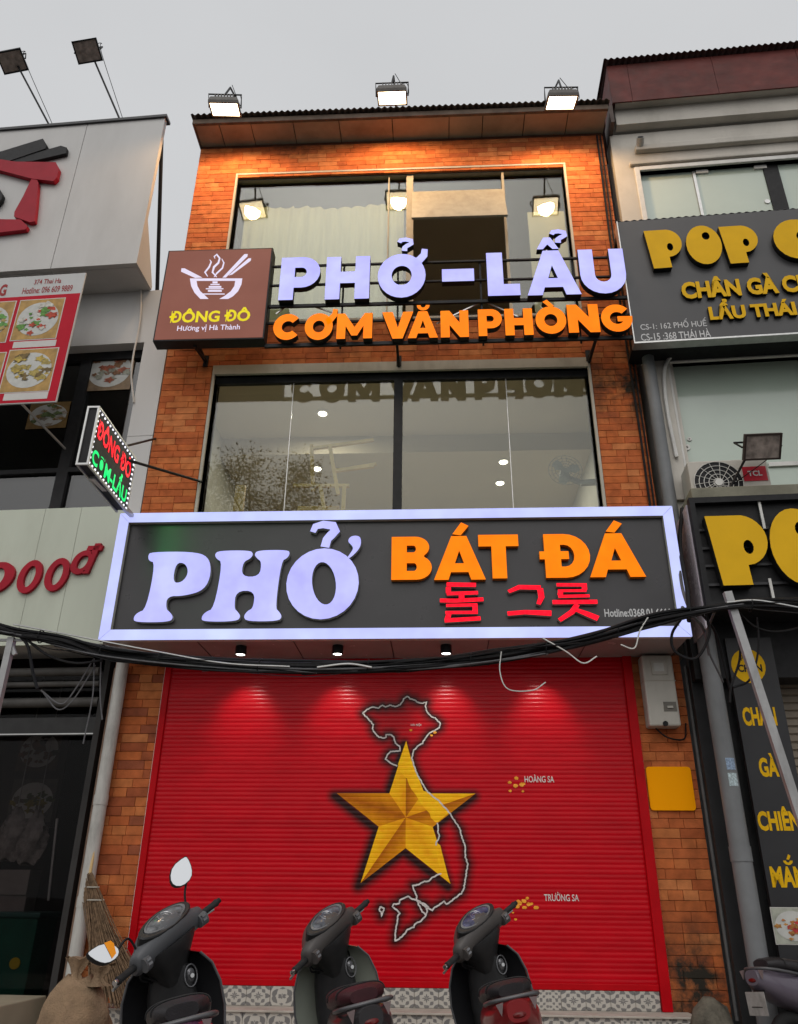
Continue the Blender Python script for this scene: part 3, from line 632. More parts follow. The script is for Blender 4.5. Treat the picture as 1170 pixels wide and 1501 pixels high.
def syll(strokes, x0, y0, x1, y1):
    b = FM.B(x0, y0, x1, y1, ds); q = MB()
    for i, (pts, w_) in enumerate(strokes):
        q.poly(fit(ribbon(pts, w_), b), [], yf+.0012*i, yb_, 0, 1)
    q.build('letter', [m_redled, M('letter_return_red', (.45, .3, .3), .4, .05)], sign)
syll([([(.16, .97), (.84, .95)], .11), ([(.2, .9), (.2, .74)], .12), ([(.16, .73), (.88, .75)], .09), ([(.5, .71), (.5, .6)], .13), ([(.0, .56), (.35, .55), (1, .58)], .1),
      ([(.14, .43), (.86, .44)], .08), ([(.8, .4), (.8, .27)], .12), ([(.12, .25), (.86, .25)], .08), ([(.2, .22), (.16, .08)], .12), ([(.1, .05), (.92, .1)], .1)], 645, 855, 709, 912)
syll([([(.05, .78), (.3, .92), (.8, .9)], [.1, .14, .14]), ([(.78, .88), (.8, .6), (.72, .38)], [.14, .14, .1]), ([(.0, .1), (.4, .14), (1, .1)], [.13, .13, .17])], 743, 857, 807, 904)
syll([([(.12, .96), (.8, .95)], .09), ([(.74, .91), (.74, .82)], .12), ([(.14, .8), (.78, .8)], .07), ([(.2, .77), (.18, .68)], .12), ([(.14, .65), (.84, .66)], .08), ([(0, .5), (.5, .5), (1, .5)], .11),
      ([(.55, .44), (.42, .24), (.12, .02)], [.12, .13, .1]), ([(.5, .3), (.75, .18), (.98, .06)], [.09, .13, .14])], 810, 855, 876, 910)
b = FM.B(886, 892, 984, 904, ds+.05); text('Hotline:0368.01.6666', b, ds+.0505, 0, M('white_vinyl', (.55, .55, .55), .5, .05), sign, off=.02)
for px, py in ((353, 957), (495, 955), (654, 954), (797, 951)):
    dl = -.47; z = sz0+.012; x = FM.X(px, py, dl); q = MB(); q.lathe([(.02, 0), (.052, -.001), (.054, -.01), (.054, -.085), (.047, -.088), (.045, -.07), (.0, -.07)], (x, dl, z), n=22)
    d_ = q.build('downlight', m_black, sign, smooth=35)
    q = MB(); q.disc((x, dl, z-.074), (0, 0, -1), .043, .006, 18); q.build('lamp_face', m_down, sign, d_)
    spot('downlight_lamp', FM, (x, dl, z-.1), (x, dl+.42, z-.62), 15, 66, (1, .93, .84), .03, .8)
for k in range(1, 6):
    x = lerp(sx0, sx1, k/6); q = MB(); q.box(x-.004, x+.004, ds+.08, -.02, sz0+.009, sz0+.0125); q.build('soffit_joint', m_black, sign)
# ------------------------------------------------------------------ upper letter sign on its steel rack
du = -.55
rack = T('letter_sign', 'steel rack of glowing lilac and orange letters before the top window', 'sign', FM, (.3, du, FM.Z(600, 505, du)))
RL = [m_lilac, m_black]; RO = [m_orange, m_black]
def up(g, x0, y0, x1, y1, mats, name='letter'): return glyph(g, FM.B(x0, y0, x1, y1, du), du-.01, du+.075, mats, rack, name)
for g, x0, y0, x1, y1 in (('P', 411, 378, 469, 440), ('H', 478, 377, 542, 439), ('O', 554, 373, 624, 437), ('-', 648, 395, 695, 413), ('L', 714, 371, 761, 434), ('A', 771, 368, 849, 433), ('U', 850, 366, 917, 431)): up(g, x0, y0, x1, y1, RL)
up('hook', 583, 350, 607, 369, RL, 'tone_mark'); up('horn', 605, 366, 626, 388, RL, 'horn_mark'); up('circ', 786, 349, 818, 366, RL, 'circumflex'); up('hook', 806, 338, 832, 357, RL, 'tone_mark')
for g, x0, y0, x1, y1 in (('C', 401, 461, 442, 499), ('O', 447, 460, 488, 499), ('M', 494, 460, 546, 497), ('V', 560, 458, 606, 497), ('A', 598, 457, 642, 496), ('N', 646, 456, 687, 495), ('P', 701, 454, 736, 493), ('H', 740, 453, 781, 492), ('O', 785, 450, 830, 490), ('N', 832, 447, 878, 488), ('G', 881, 447, 927, 487)): up(g, x0, y0, x1, y1, RO)
up('horn', 478, 454, 494, 474, RO, 'horn_mark'); up('breve', 611, 448, 630, 456, RO, 'breve'); up('grave', 795, 440, 812, 451, RO, 'tone_mark')
xa, xb = FM.X(392, 440, du), FM.X(930, 440, du)
yr = du+.09
for py, w_ in ((384, .022), (412, .02), (443, .04), (468, .018), (501, .045)):
    z = FM.Z(660, py, yr); q = MB(); q.box(xa, xb, yr-.014, yr+.016, z-w_/2, z+w_/2); q.build('rail', m_black, rack)
zt_, zb_ = FM.Z(660, 384, yr), FM.Z(660, 503, yr)
for px in (502, 583, 706, 846, 926):
    x = FM.X(px, 440, yr); q = MB(); q.box(x-.011, x+.011, yr+.017, yr+.039, zb_-.02, zt_+.012); q.build('upright', m_black, rack)
for a, b in (((404, 458), (420, 446)), ((457, 446), (487, 456)), ((640, 472), (702, 442)), ((716, 442), (760, 462))):
    p, q_ = FM.L(*a, yr), FM.L(*b, yr); q = MB(); q.beam((p[0], yr+.03, p[1]), (q_[0], yr+.03, q_[1]), .014); q.build('brace', m_alu, rack)
for px, py in ((585, 528), (862, 520)):
    x = FM.X(px, py, 0); z = FM.Z(px, py, 0); q = MB(); q.beam((x, yr, zb_), (x, .03, zb_+.02), .03); q.beam((x, yr+.1, zb_), (x, .01, z-.05), .022); q.box(x-.03, x+.03, -.012, .0, z-.1, z+.06); q.build('bracket', m_black, rack)
# ------------------------------------------------------------------ brown logo box
dl = -.56
logo = T('logo_sign', 'square brown lightbox with white bowl and chopsticks drawing and yellow ĐÔNG ĐÔ name', 'sign', FM, (FM.X(310, 500, dl), dl, FM.Z(310, 500, dl)))
lx0, lx1, lz0, lz1 = (FM.X(243, 366, dl)+FM.X(228, 500, dl))/2, (FM.X(399, 363, dl)+FM.X(388, 497, dl))/2, FM.Z(308, 498, dl), FM.Z(320, 365, dl)
q = MB(); q.box(lx0, lx1, dl+.004, dl+.17, lz0, lz1); q.build('sign_case', m_black, logo, bev=.004)
q = MB(); q.box(lx0+.018, lx1-.018, dl, dl+.006, lz0+.02, lz1-.018); q.build('sign_face', E('brown_backlit_film', (.155, .052, .036), (.185, .066, .046), 1.0, 2, base=(.1, .04, .03)), logo)
m_pr = E('white_backlit_print', (.68, .62, .78), (.74, .68, .84), 1.0, 5); m_py = E('yellow_backlit_print', (.68, .56, .01), (.78, .66, .02), 1.0, 5)
def lp(u, v): return FM.L(220+u/3.25, 330+v/3.25, dl)
def pr(outer, holes=(), mat=None, lift=.0012, name='print'):
    q = MB(); q.poly([lp(*p) for p in outer], [[lp(*p) for p in h] for h in holes], dl-lift, None); return q.build(name, mat or m_pr, logo)
bowl = [(190, 254), (440, 254), (436, 282), (420, 315), (395, 340), (372, 352), (330, 352), (355, 338), (385, 315), (402, 290), (406, 266), (222, 266), (226, 290), (240, 315), (262, 335), (280, 352), (240, 352), (212, 322), (196, 290)]
pr(bowl, name='bowl_print')
pr([(150, 206), (165, 206), (250, 250), (215, 252), (148, 222)], name='spoon_print')
pr([(345, 250), (450, 138), (466, 138), (464, 150), (362, 250)], name='chopstick_print'); pr([(374, 240), (470, 158), (482, 158), (480, 170), (392, 236)], name='chopstick_print')
for st, w_ in (([(275, 245), (262, 225), (282, 200), (292, 175), (285, 165)], [4, 9, 9, 7, 3]), ([(318, 248), (298, 225), (305, 200), (326, 180), (332, 158), (318, 140), (306, 150), (310, 160)], [4, 9, 11, 10, 9, 9, 7, 3]), ([(305, 248), (318, 230), (345, 205), (352, 180), (342, 160)], [3, 8, 8, 7, 3])):
    pr(ribbon(st, w_), name='steam_print')
for (x0, x1, y0, y1) in ((298, 322, 268, 278), (288, 332, 280, 286), (280, 340, 290, 299), (266, 350, 301, 306), (276, 342, 309, 318), (248, 356, 326, 331)): pr([(x0, y1), (x1, y1), (x1, y0), (x0, y0)], name='temple_print')
def ltext(s, u0, v0, u1, v1, mat, off):
    a, b = lp(u0, (v0+v1)/2), lp(u1, (v0+v1)/2); text(s, (a[0], b[0], lp((u0+u1)/2, v1)[1], lp((u0+u1)/2, v0)[1]), dl-.0015, 0, mat, logo, off=off)
ltext('ĐÔNG ĐÔ', 95, 395, 478, 462, m_py, .032); ltext('Hương vị Hà Thành', 130, 474, 428, 508, m_pr, .012)
q = MB()
x = FM.X(302, 530, 0); z = FM.Z(302, 530, 0); q.beam((x, dl+.1, lz0-.005), (x, .01, z), .03); q.box(x-.03, x+.03, -.012, 0, z-.08, z+.08); q.beam((x, dl+.17, lz0+.1), (x, .02, lz0+.1), .03); q.build('bracket', m_black, logo)
# ------------------------------------------------------------------ floodlights
m_housing = M('flood_housing_grey', (.12, .11, .10), .5, .15, 10, dirt=.3)
def flood(name, label, cat, group, fr, c, wdt, hgt, nrm, side, stem, lit, col=None, body=m_housing, power=60):
    """c centre of the glass, nrm its facing; side the lamp's long axis; stem the foot of its arm"""
    c, nrm = Vector(c), Vector(nrm).normalized(); sx = (Vector(side)-nrm*Vector(side).dot(nrm)).normalized(); sy = nrm.cross(sx)
    t = T(name, label, cat, fr, stem[0], group)
    def R(a, b, d): return c+sx*a+sy*b-nrm*d
    def rect(w_, h_, d): return [R(-w_/2, -h_/2, d), R(w_/2, -h_/2, d), R(w_/2, h_/2, d), R(-w_/2, h_/2, d)]
    q = MB(); q.loft([rect(wdt*.5, hgt*.5, .13), rect(wdt*.86, hgt*.86, .09), rect(wdt, hgt, .03), rect(wdt, hgt, -.012), rect(wdt*.9, hgt*.86, -.012), rect(wdt*.9, hgt*.86, .004)]); q.build('housing', body, t)
    q = MB(); q.add(rect(wdt*.9, hgt*.86, -.004)+rect(wdt*.9, hgt*.86, .003), [(0, 1, 2, 3), (7, 6, 5, 4)]); q.build('lamp_glass', m_lamp if lit else M('dull_lamp_glass', (.30, .25, .22), .2, .45, 12, spec=.5), t)
    for k in range(-3, 4):
        q = MB(); a = wdt*.1*k; q.hexa([R(a-.006, -hgt*.35, .1), R(a+.006, -hgt*.35, .1), R(a+.006, hgt*.35, .1), R(a-.006, hgt*.35, .1)], [R(a-.006, -hgt*.28, .165), R(a+.006, -hgt*.28, .165), R(a+.006, hgt*.28, .165), R(a-.006, hgt*.28, .165)]); q.build('fin', body, t)
    q = MB(); q.tube([R(-wdt*.53, 0, .02), R(-wdt*.55, .02, .2), R(wdt*.55, .02, .2), R(wdt*.53, 0, .02)], .011, 6); q.build('yoke', m_black, t)
    j = R(0, .02, .2); q = MB(); q.tube([Vector(p) for p in stem]+[j], .014, 8); q.build('arm', m_black, t, smooth=40)
    q = MB(); w0 = R(wdt*.2, hgt*.2, .13); q.tube(curve_pts([w0, w0+Vector((.12, .02, .06)), w0+Vector((.13, .06, -.1)), Vector(stem[-1])+Vector((.02, 0, .05))], 6), .005, 5); q.build('wire', m_cable, t)
    if lit: spot(name+'_lamp', fr, c+nrm*.03, c+nrm*2, power, 172, (1, .60, .27), .12, .4)
    return t
yl_ = -.78
for (px, py, w_, sd_, lab) in ((330, 160, .40, (1, .0, .32), 'lit floodlight tilted sideways over the eave corner beside the white billboard'), (575, 143, .40, (1, 0, 0), 'lit floodlight over the middle of the eave facing straight down'), (823, 150, .40, (1, 0, .12), 'lit floodlight over the eave end beside the rust red roof')):
    x, z = FM.L(px, py, yl_)
    flood('floodlight', lab, 'floodlight', 'lit floodlights on the brick house', FM, (x, yl_, z), w_, .31, (.0, .30, -.95), sd_, [(x+.02, .2, ZT+.12), (x+.02, ye-.1, ZT+.35), (x+.01, yl_+.05, z+.5)], True, power=150)
for (px, py, fx, fy, sd_, n_, lab) in ((128, 75, 178, 174, (1, .0, .12), (.2, -.55, -.9), 'unlit black floodlight on a thin pole above the billboard, nearer the brick house'), (18, 90, 76, 184, (1, 0, .05), (.3, -.3, -.9), 'unlit grey floodlight on a thin pole above the red chopstick emblem')):
    db = -.45; x, z = FL.L(px, py, db-.25); f = FL.L(fx, fy, db)
    flood('floodlight', lab, 'floodlight', 'unlit floodlights on the billboard', FL, (x, db-.25, z), .36, .30, n_, sd_, [(f[0], db+.03, f[1]-.06)], False, body=m_black)
# ------------------------------------------------------------------ left neighbour: white clad shop with billboard
lh = T('white_clad_shop', 'neighbouring shop with white billboard front, dark upper windows and open dark ground floor', 'shop', FL, (-2, 0, 0))
m_acw = M('white_composite', (.50, .49, .475), .35, .05, 1.2, dirt=.4, dcol=(.27, .25, .23), stretch=(2, 2, .4))
m_acg = M('greenish_white_composite', (.50, .53, .44), .4, .05, 1.2, dirt=.45, dcol=(.27, .27, .21), stretch=(2, 2, .4))
db = -.5
bx1 = (FL.X(239, 171, db)+FL.X(205, 381, db))/2; bz1 = (FL.Z(239, 171, db)+FL.Z(0, 195, db))/2; bz0 = (FL.Z(205, 382, db)+FL.Z(20, 400, db))/2
ps = FL.X(75, 390, db)
for a, b in ((ps+.004, bx1), (ps-1.9, ps-.004), (ps-3.8, ps-1.908)): q = MB(); q.box(a, b, db, db+.07, bz0, bz1); q.build('billboard_panel', m_acw, lh)
q = MB(); q.box(ps-3.8, bx1+.03, db-.03, db+.12, bz1, bz1+.045); q.build('billboard_cap', m_dark, lh)
q = MB(); zg = FL.Z(216, 316, db)
q.add([(bx1+.001, db+.07, bz0), (bx1+.001, db+.07, zg), (bx1+.001, .0, bz0+.06), (bx1+.001, .0, bz0)]+[(bx1-.03, db+.07, bz0), (bx1-.03, db+.07, zg), (bx1-.03, .0, bz0+.06), (bx1-.03, 0, bz0)], [(3, 2, 1, 0), (4, 5, 6, 7), (0, 1, 5, 4), (1, 2, 6, 5), (2, 3, 7, 6), (3, 0, 4, 7)]); q.build('billboard_return', m_acw, lh)
q = MB(); q.beam((bx1-.05, db+.1, bz1-.25), (bx1-.05, .35, bz0-.1), .04); q.build('back_strut', m_black, lh)
for a, b in ((ps+.004, bx1-.03), (ps-1.9, ps-.004), (ps-3.8, ps-1.908)): q = MB(); q.box(a, b, db+.07, .3, bz0-.006, bz0+.02); q.build('soffit_panel', m_acw, lh)
zb1 = FL.Z(150, 428, 0); zb0 = FL.Z(150, 505, 0); xs1 = FL.X(238, 505, 0); xs0 = (FL.X(203, 505, 0)+FL.X(178, 740, 0))/2
zp1 = FL.Z(80, 742, 0)
q = MB(); q.box(-6, 0.0, 0, .25, zb0, bz0-.008); q.build('beam', m_acw, lh)
for za, zb in ((zp1-.2, FL.Z(195, 640, 0)), (FL.Z(195, 640, 0)+.006, zb0-.004)): q = MB(); q.box(xs0, 0.0, -.004, .25, za, zb); q.build('pilaster', m_acw, lh)
# upper windows: dark glass with posters on the inside
m_dg = glass('dark_window_glass', (.35, .36, .36), .07, .45)
q = MB(); q.box(-6, xs0, .2, .24, zp1-.2, zb0); uw = q.build('window', m_dg, lh)
mu = FL.X(105, 640, .15)
q = MB(); q.box(-6, xs0, .15, .199, zb0-.12, zb0-.001); q.box(mu-.09, mu+.05, .149, .199, zp1, zb0-.12); q.box(-6, xs0, .15, .199, FL.Z(60, 690, .15)-.03, FL.Z(60, 690, .15)+.03); q.build('window_frame', m_black, lh, uw)
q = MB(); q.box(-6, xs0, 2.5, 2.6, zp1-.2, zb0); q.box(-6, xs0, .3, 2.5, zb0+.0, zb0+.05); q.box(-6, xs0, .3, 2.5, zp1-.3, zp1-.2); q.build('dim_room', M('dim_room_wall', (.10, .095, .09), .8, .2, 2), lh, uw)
def food(t, parent, b, y, plate=True, seed=0, cols=((.5, .08, .03), (.45, .32, .06), (.1, .2, .03)), bg=(.42, .25, .08), fr=True):
    """a printed dish: plate, food heap, leaves; each layer a little in front of the last"""
    r = random.Random(seed); x0, x1, z0, z1 = b; w_, h_ = x1-x0, z1-z0; cx, cz = (x0+x1)/2, (z0+z1)/2
    q = MB()
    if fr: q.box(x0-.02*w_, x1+.02*w_, y-.001, y+.001, z0-.02*h_, z1+.02*h_, 0)
    q.box(x0, x1, y-.003, y-.001, z0, z1, 1)
    q.poly([(cx+w_*.46*math.cos(a), cz+h_*.42*math.sin(a)) for a in (2*PI*k/26 for k in range(26))], [], y-.005, None, 2)
    k = 0
    for i in range(26):
        a, d = r.uniform(0, 2*PI), r.uniform(0, .3)**.8; px_, pz_ = cx+w_*d*1.1*math.cos(a), cz+h_*d*math.sin(a); rr = r.uniform(.04, .12)
        k += 1; q.poly([(px_+w_*rr*(1+.4*math.sin(3*j+i))*math.cos(j*PI/5), pz_+h_*rr*(.7+.3*math.cos(2*j+i))*math.sin(j*PI/5)) for j in range(10)], [], y-.0055-.0003*k, None, 3+i % 3)
    ms = [M('print_white', (.55, .53, .5), .5, .05), M('print_wood_%d' % seed, bg, .5, .3, 9), M('print_plate', (.5, .5, .47), .5, .1, 12)]+[M('print_food_%d_%d' % (seed, j), c, .5, .45, 25) for j, c in enumerate(cols)]
    return q.build('food_picture', ms, t, parent)
food(lh, uw, FL.B(128, 516, 195, 572, .19), .19, seed=21, cols=((.3, .09, .05), (.2, .1, .05), (.25, .25, .2)), bg=(.22, .15, .09), fr=False)
food(lh, uw, FL.B(42, 590, 100, 628, .19), .19, seed=22, cols=((.25, .15, .05), (.12, .16, .06), (.3, .25, .2)), bg=(.2, .12, .04), fr=False)
# lower fascia with the price
dp = -.3
fz1 = (FL.Z(0, 747, dp)+FL.Z(170, 743, dp))/2; fz0 = (FL.Z(0, 948, dp)+FL.Z(150, 942, dp))/2; fx1 = -.02
ps2 = [fx1, (FL.X(105, 820, dp)), FL.X(42, 860, dp), FL.X(42, 860, dp)-2.5]
for a, b in zip(ps2[1:], ps2[:-1]): q = MB(); q.box(a+.002, b-.002, dp, dp+.05, fz0, fz1); q.build('fascia_panel', m_acg, lh)
q = MB(); q.box(-6, fx1, dp+.05, .2, fz1-.04, fz1-.001); q.box(-6, fx1, dp+.05, .2, fz0, fz0+.04); q.box(-6, fx1, .1, .2, fz0+.04, fz1-.04); q.build('fascia_back', m_acw, lh)
m_pred = M('red_letter_plastic', (.36, .015, .03), .4, .1, 5, spec=.1)
for (x0, y0, x1, y1) in ((-34, 826, 26, 872), (27, 823, 65, 871), (67, 820, 105, 868)):
    b = FL.B(x0, y0, x1, y1, dp); q = MB(); sh_ = lambda z: .16*(z-b[2])
    w_ = b[1]-b[0]; o_ = [(p[0]+.18*(p[1]-.5)*.9*w_, p[1]) for p in [(lerp(b[0]+.06*w_, b[1]-.06*w_, u), v) for u, v in el(.5, .5, .5, .5)]]
    h_ = [(p[0]+.18*(p[1]-.5)*.9*w_, p[1]) for p in [(lerp(b[0], b[1], u), v) for u, v in el(.5, .5, .2, .32)]]
    q.poly([(x, lerp(b[2], b[3], v)) for x, v in o_], [[(x, lerp(b[2], b[3], v)) for x, v in h_]], dp-.04, dp-.001); q.build('price_digit', m_pred, lh)
text('đ', FL.B(108, 799, 150, 843, dp), dp-.04, .039, m_pred, lh, 'price_letter', off=.03, shear=.25)
# red and black emblem on the billboard
m_ered = M('red_emblem_plastic', (.32, .012, .025), .4, .1, 4, spec=.12)
def ep(u, v): return FL.L(u/2.925, v/2.925, db)
def emb(pts, mat, d0=.07): q = MB(); q.poly([ep(*p) for p in pts][::-1], [], db-d0, db-.001); q.build('emblem_stroke', mat, lh, bev=.008)
emb([(-300, 700), (-60, 690), (195, 612), (212, 640), (205, 655), (-60, 745), (-300, 800)], m_black); emb([(-40, 728), (270, 640), (296, 648), (292, 672), (150, 705), (-40, 722)], m_black, .06)
emb([(-60, 700), (0, 700), (80, 712), (250, 714), (264, 740), (255, 780), (240, 795), (150, 785), (0, 745), (-60, 735)], m_ered, .075)
emb([(148, 780), (160, 772), (176, 800), (168, 900), (160, 965), (140, 970), (72, 945), (74, 925), (110, 860)], m_ered); emb([(-90, 955), (100, 958), (130, 985), (122, 1000), (0, 1015), (-90, 1015)], m_ered)
emb([(-80, 790), (0, 812), (24, 850), (18, 872), (0, 895), (-80, 900)], m_black)
# dark open ground floor
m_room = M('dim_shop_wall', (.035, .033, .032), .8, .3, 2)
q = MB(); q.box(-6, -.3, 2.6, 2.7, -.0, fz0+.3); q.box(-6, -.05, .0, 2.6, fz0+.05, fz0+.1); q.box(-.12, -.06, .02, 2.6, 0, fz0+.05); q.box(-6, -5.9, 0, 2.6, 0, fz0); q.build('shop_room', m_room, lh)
q = MB(); q.box(-6, -.1, .0, 2.6, .0, .05); q.build('shop_floor', M('beige_floor_tiles', (.34, .29, .21), .45, .1, 3), lh)
q = MB(); q.box(-6, -.12, -1.5, -.002, .0, .40); q.build('shop_platform', M('beige_floor_tiles', (.34, .29, .21)), lh, bev=.01)
q = MB(); q.box(-6, -.13, .24, .252, .05, fz0+.04); q.build('tinted_door_glass', glass('tinted_shop_glass', (.60, .58, .58), .006, .2), lh)
for i, (py, r, dd) in enumerate(((985, .045, -.02), (1003, .03, .02), (1030, .05, .08))):
    z = FL.Z(80, py, dd); q = MB(); q.tube([(-4, dd, z), (-.14, dd, z)], r, 10); q.build('awning_tube', M('grey_tube', (.07, .066, .062), .6, .3, 5, dirt=.5), lh, smooth=40)
z = FL.Z(80, 1075, .1); q = MB(); q.box(-5, -.14, .1, .14, z-.02, z+.16); q.build('shop_lintel', M('dark_lintel', (.03, .03, .03), .6, .2), lh)
q = MB(); q.box(-5, -.14, .095, .101, z-.012, z+.0); q.build('lintel_edge', m_alu, lh)
food(lh, None, FL.B(28, 1070, 88, 1130, 1.3), 1.3, seed=31, cols=((.2, .1, .07), (.16, .1, .07), (.1, .09, .08)), bg=(.10, .07, .06), fr=False)
food(lh, None, FL.B(15, 1142, 80, 1205, 1.3), 1.3, seed=32, cols=((.25, .2, .03), (.15, .13, .1), (.1, .12, .05)), bg=(.10, .09, .08), fr=False)
q = MB(); b = FL.B(-30, 1070, 92, 1206, 1.32); q.box(b[0]-1, b[1], 1.32, 1.36, b[2]-.05, b[3]+.05); q.build('poster_board', M('dim_board', (.05, .04, .038), .6, .2), lh)
b0, b1 = FL.L(84, 1200, .6), FL.L(64, 1320, .6); q = MB(); q.tube([(b0[0], .6, b0[1]), (b1[0]+.05, .6, b1[1])], .014, 8); q.build('door_handle', m_alu, lh)
# plastic bags hanging and stacked goods in the doorway
m_bag = M('clear_plastic_bags', (.24, .22, .21), .25, .4, 14, bump=.6, bscale=25)
rb = random.Random(4)
for k, (px, py) in enumerate(((18, 1225), (48, 1230))):
    c = FL.L(px, py, .9); t = T('hanging_bag', ['clear crumpled bag bundle hanging in the dark doorway under the posters', 'bulging clear bag bundle hanging in the dark doorway beside the door handle'][k], 'plastic bag', FL, (c[0], .9, c[1]), 'bags hanging in the doorway')
    rg = []
    for j in range(9):
        u = j/8; r = .03+.11*math.sin(u*PI*.85)**.8; rg.append([(c[0]+r*(1+.28*math.sin(5*a+j*1.3+k))*math.cos(a), .9+r*.6*(1+.3*math.cos(4*a+j))*math.sin(a), c[1]+.28-u*.52+.02*math.sin(3*a)) for a in (2*PI*i/22 for i in range(22))])
    q = MB(); q.loft(rg); q.build('bag', m_bag, t, smooth=50); q = MB(); q.tube([(c[0], .9, c[1]+.26), (c[0], .9, fz0+.06)], .006, 5); q.build('hanger', m_alu, t)
b = FL.B(0, 1275, 45, 1312, .9); q = MB(); q.box(b[0]-.2, b[1], .85, 1.1, b[2], b[3]); q.box(b[0]-.2, b[1], .87, 1.08, .05, b[2])
q.top('goods_shelf', M('pale_carton', (.22, .20, .19), .7, .15, 4), FL, (b[0], .85, .05), 'pale carton topped shelf below the hanging bags in the doorway', 'shelf', bev=.006)
b = FL.B(-12, 1345, 46, 1440, .6); t = T('green_bin', 'dark green bin with yellow smiling sticker inside the open shop', 'bin', FL, ((b[0]+b[1])/2, .6, .05))
q = MB(); q.hexa([(b[0], .6, .05), (b[1], .6, .05), (b[1], .95, .05), (b[0], .95, .05)], [(b[0]-.03, .57, b[3]), (b[1]+.03, .57, b[3]), (b[1]+.03, .98, b[3]), (b[0]-.03, .98, b[3])]); q.build('bin_body', M('dark_green_plastic', (.012, .09, .06), .45, .2, 5), t, bev=.01)
q = MB(); q.box(b[0]-.05, b[1]+.05, .55, 1.0, b[3], b[3]+.05); q.build('bin_lid', M('green_lid', (.03, .09, .08), .4, .2, 5), t, bev=.012)
q = MB(); cx, cz = FL.L(22, 1412, .58); q.poly([(cx+.055*math.cos(a), cz+.05*math.sin(a)) for a in (2*PI*k/16 for k in range(16))], [], .575, .6); q.build('sticker', M('yellow_sticker', (.45, .33, .02), .5, .1), t)
# white drain pipe on the corner
pp = [FM.L(174, 975, -.1), FM.L(112, 1440, -.1)]; xp = (pp[0][0]+pp[1][0])/2
t = T('drain_pipe', 'dirty white drain pipe up the left corner of the brick house', 'pipe', FM, (xp, -.1, 0))
m_pipe = M('dirty_white_pipe', (.46, .45, .42), .5, .12, 6, dirt=.75, dcol=(.12, .11, .1), stretch=(3, 3, .6))
q = MB(); q.tube([(xp, -.1, 0), (xp, -.1, FM.Z(170, 972, -.1))], .062, 16); q.build('pipe', m_pipe, t, smooth=40)
for py in (1180, 1330): z = FM.Z(140, py, -.1); q = MB(); q.tube([(xp, -.1, z), (xp, -.1, z+.09)], .067, 16); q.build('pipe_joint', m_pipe, t, smooth=40)
q = MB(); q.box(xp-.1, xp-.03, -.06, .0, .0, 3.3); q.build('corner_strip', M('rusty_strip', (.16, .1, .07), .7, .3), t)
# red menu banner
t = None; dm_ = -.62
mb_ = T('menu_banner', 'red menu banner of dish photographs with white header hung before the dark windows', 'banner', FL, (FL.X(60, 590, dm_), dm_, FL.Z(60, 590, dm_)))
c4 = [FL.L(-180, 632, dm_), FL.L(92, 587, dm_), FL.L(118, 400, dm_), FL.L(-180, 428, dm_)]; xr = (c4[1][0]+c4[2][0])/2; z0, z1 = FL.Z(60, 590, dm_), FL.Z(60, 404, dm_); xl = c4[0][0]
hz = lerp(z0, z1, .83)
q = MB(); q.box(xl, xr, dm_, dm_+.02, z0, z1); bn = q.build('banner_sheet', M('banner_grey_white', (.48, .48, .47), .5, .06, 2), mb_)
q = MB(); q.box(xl, xr-.012, dm_-.003, dm_, z0+.012, hz); q.build('red_ground', M('banner_red', (.46, .008, .025), .5, .1, 2, spec=.1), mb_, bn)
for (bx, sd_, cs) in ((FL.B(24, 440, 88, 497, dm_), 1, ((.42, .05, .02), (.5, .48, .42), (.10, .24, .04))), (FL.B(8, 513, 78, 574, dm_), 2, ((.42, .30, .06), (.34, .26, .07), (.15, .10, .03))), (FL.B(-58, 445, 15, 503, dm_), 3, ((.45, .1, .03), (.1, .25, .05), (.4, .3, .1))), (FL.B(-78, 520, 0, 580, dm_), 4, ((.4, .2, .05), (.15, .25, .05), (.4, .3, .1)))):
    food(mb_, bn, bx, dm_-.004, seed=sd_, cols=cs, bg=(.40, .24, .07))
for s_, bx in (('RIBS CHIÊN LẠC', FL.B(20, 500, 82, 509, dm_)), ('CÁ RIÊNG VÀNG', FL.B(6, 576, 70, 586, dm_))):
    q = MB(); q.box(bx[0], bx[1], dm_-.005, dm_-.003, bx[2], bx[3]); q.build('caption_strip', M('print_white', (.5, .5, .5)), mb_, bn)
m_tr = M('print_red', (.30, .02, .02), .5, .1)
text('374 Thai Ha', FL.B(51, 409, 90, 416, dm_), dm_-.003, 0, m_tr, mb_, off=.01, parent=bn); text('Hotline: 096 609 9889', FL.B(34, 420, 106, 429, dm_), dm_-.003, 0, m_tr, mb_, off=.01, parent=bn); text('G', FL.B(0, 417, 10, 434, dm_), dm_-.003, 0, m_tr, mb_, off=.04, parent=bn)
p0, p1 = FL.L(30, 590, dm_+.04), FL.L(93, 655, .1); q = MB(); q.beam((p0[0], dm_+.03, p0[1]), (p1[0], .16, p1[1]), .02); q.build('prop', m_alu, mb_); q = MB(); q.beam((p0[0], dm_+.03, z1-.05), (p0[0], .02, bz0-.1), .02); q.build('prop', m_alu, mb_)
p0 = FL.L(207, 425, -.02); q = MB(); q.tube(curve_pts([(p0[0], -.02, p0[1]), (*(FL.X(205, 470, -.03),), -.03, FL.Z(205, 470, -.03)), (FL.X(193, 540, -.05), -.05, FL.Z(193, 540, -.05)), (FL.X(196, 590, -.02), -.02, FL.Z(196, 590, -.02))], 8), .012, 6)
q.top('hanging_cable', M('white_cable', (.5, .48, .45), .5), FL, (p0[0], -.02, p0[1]), 'pale cable dangling from the billboard soffit beside the brown logo sign', 'cable', smooth=40)
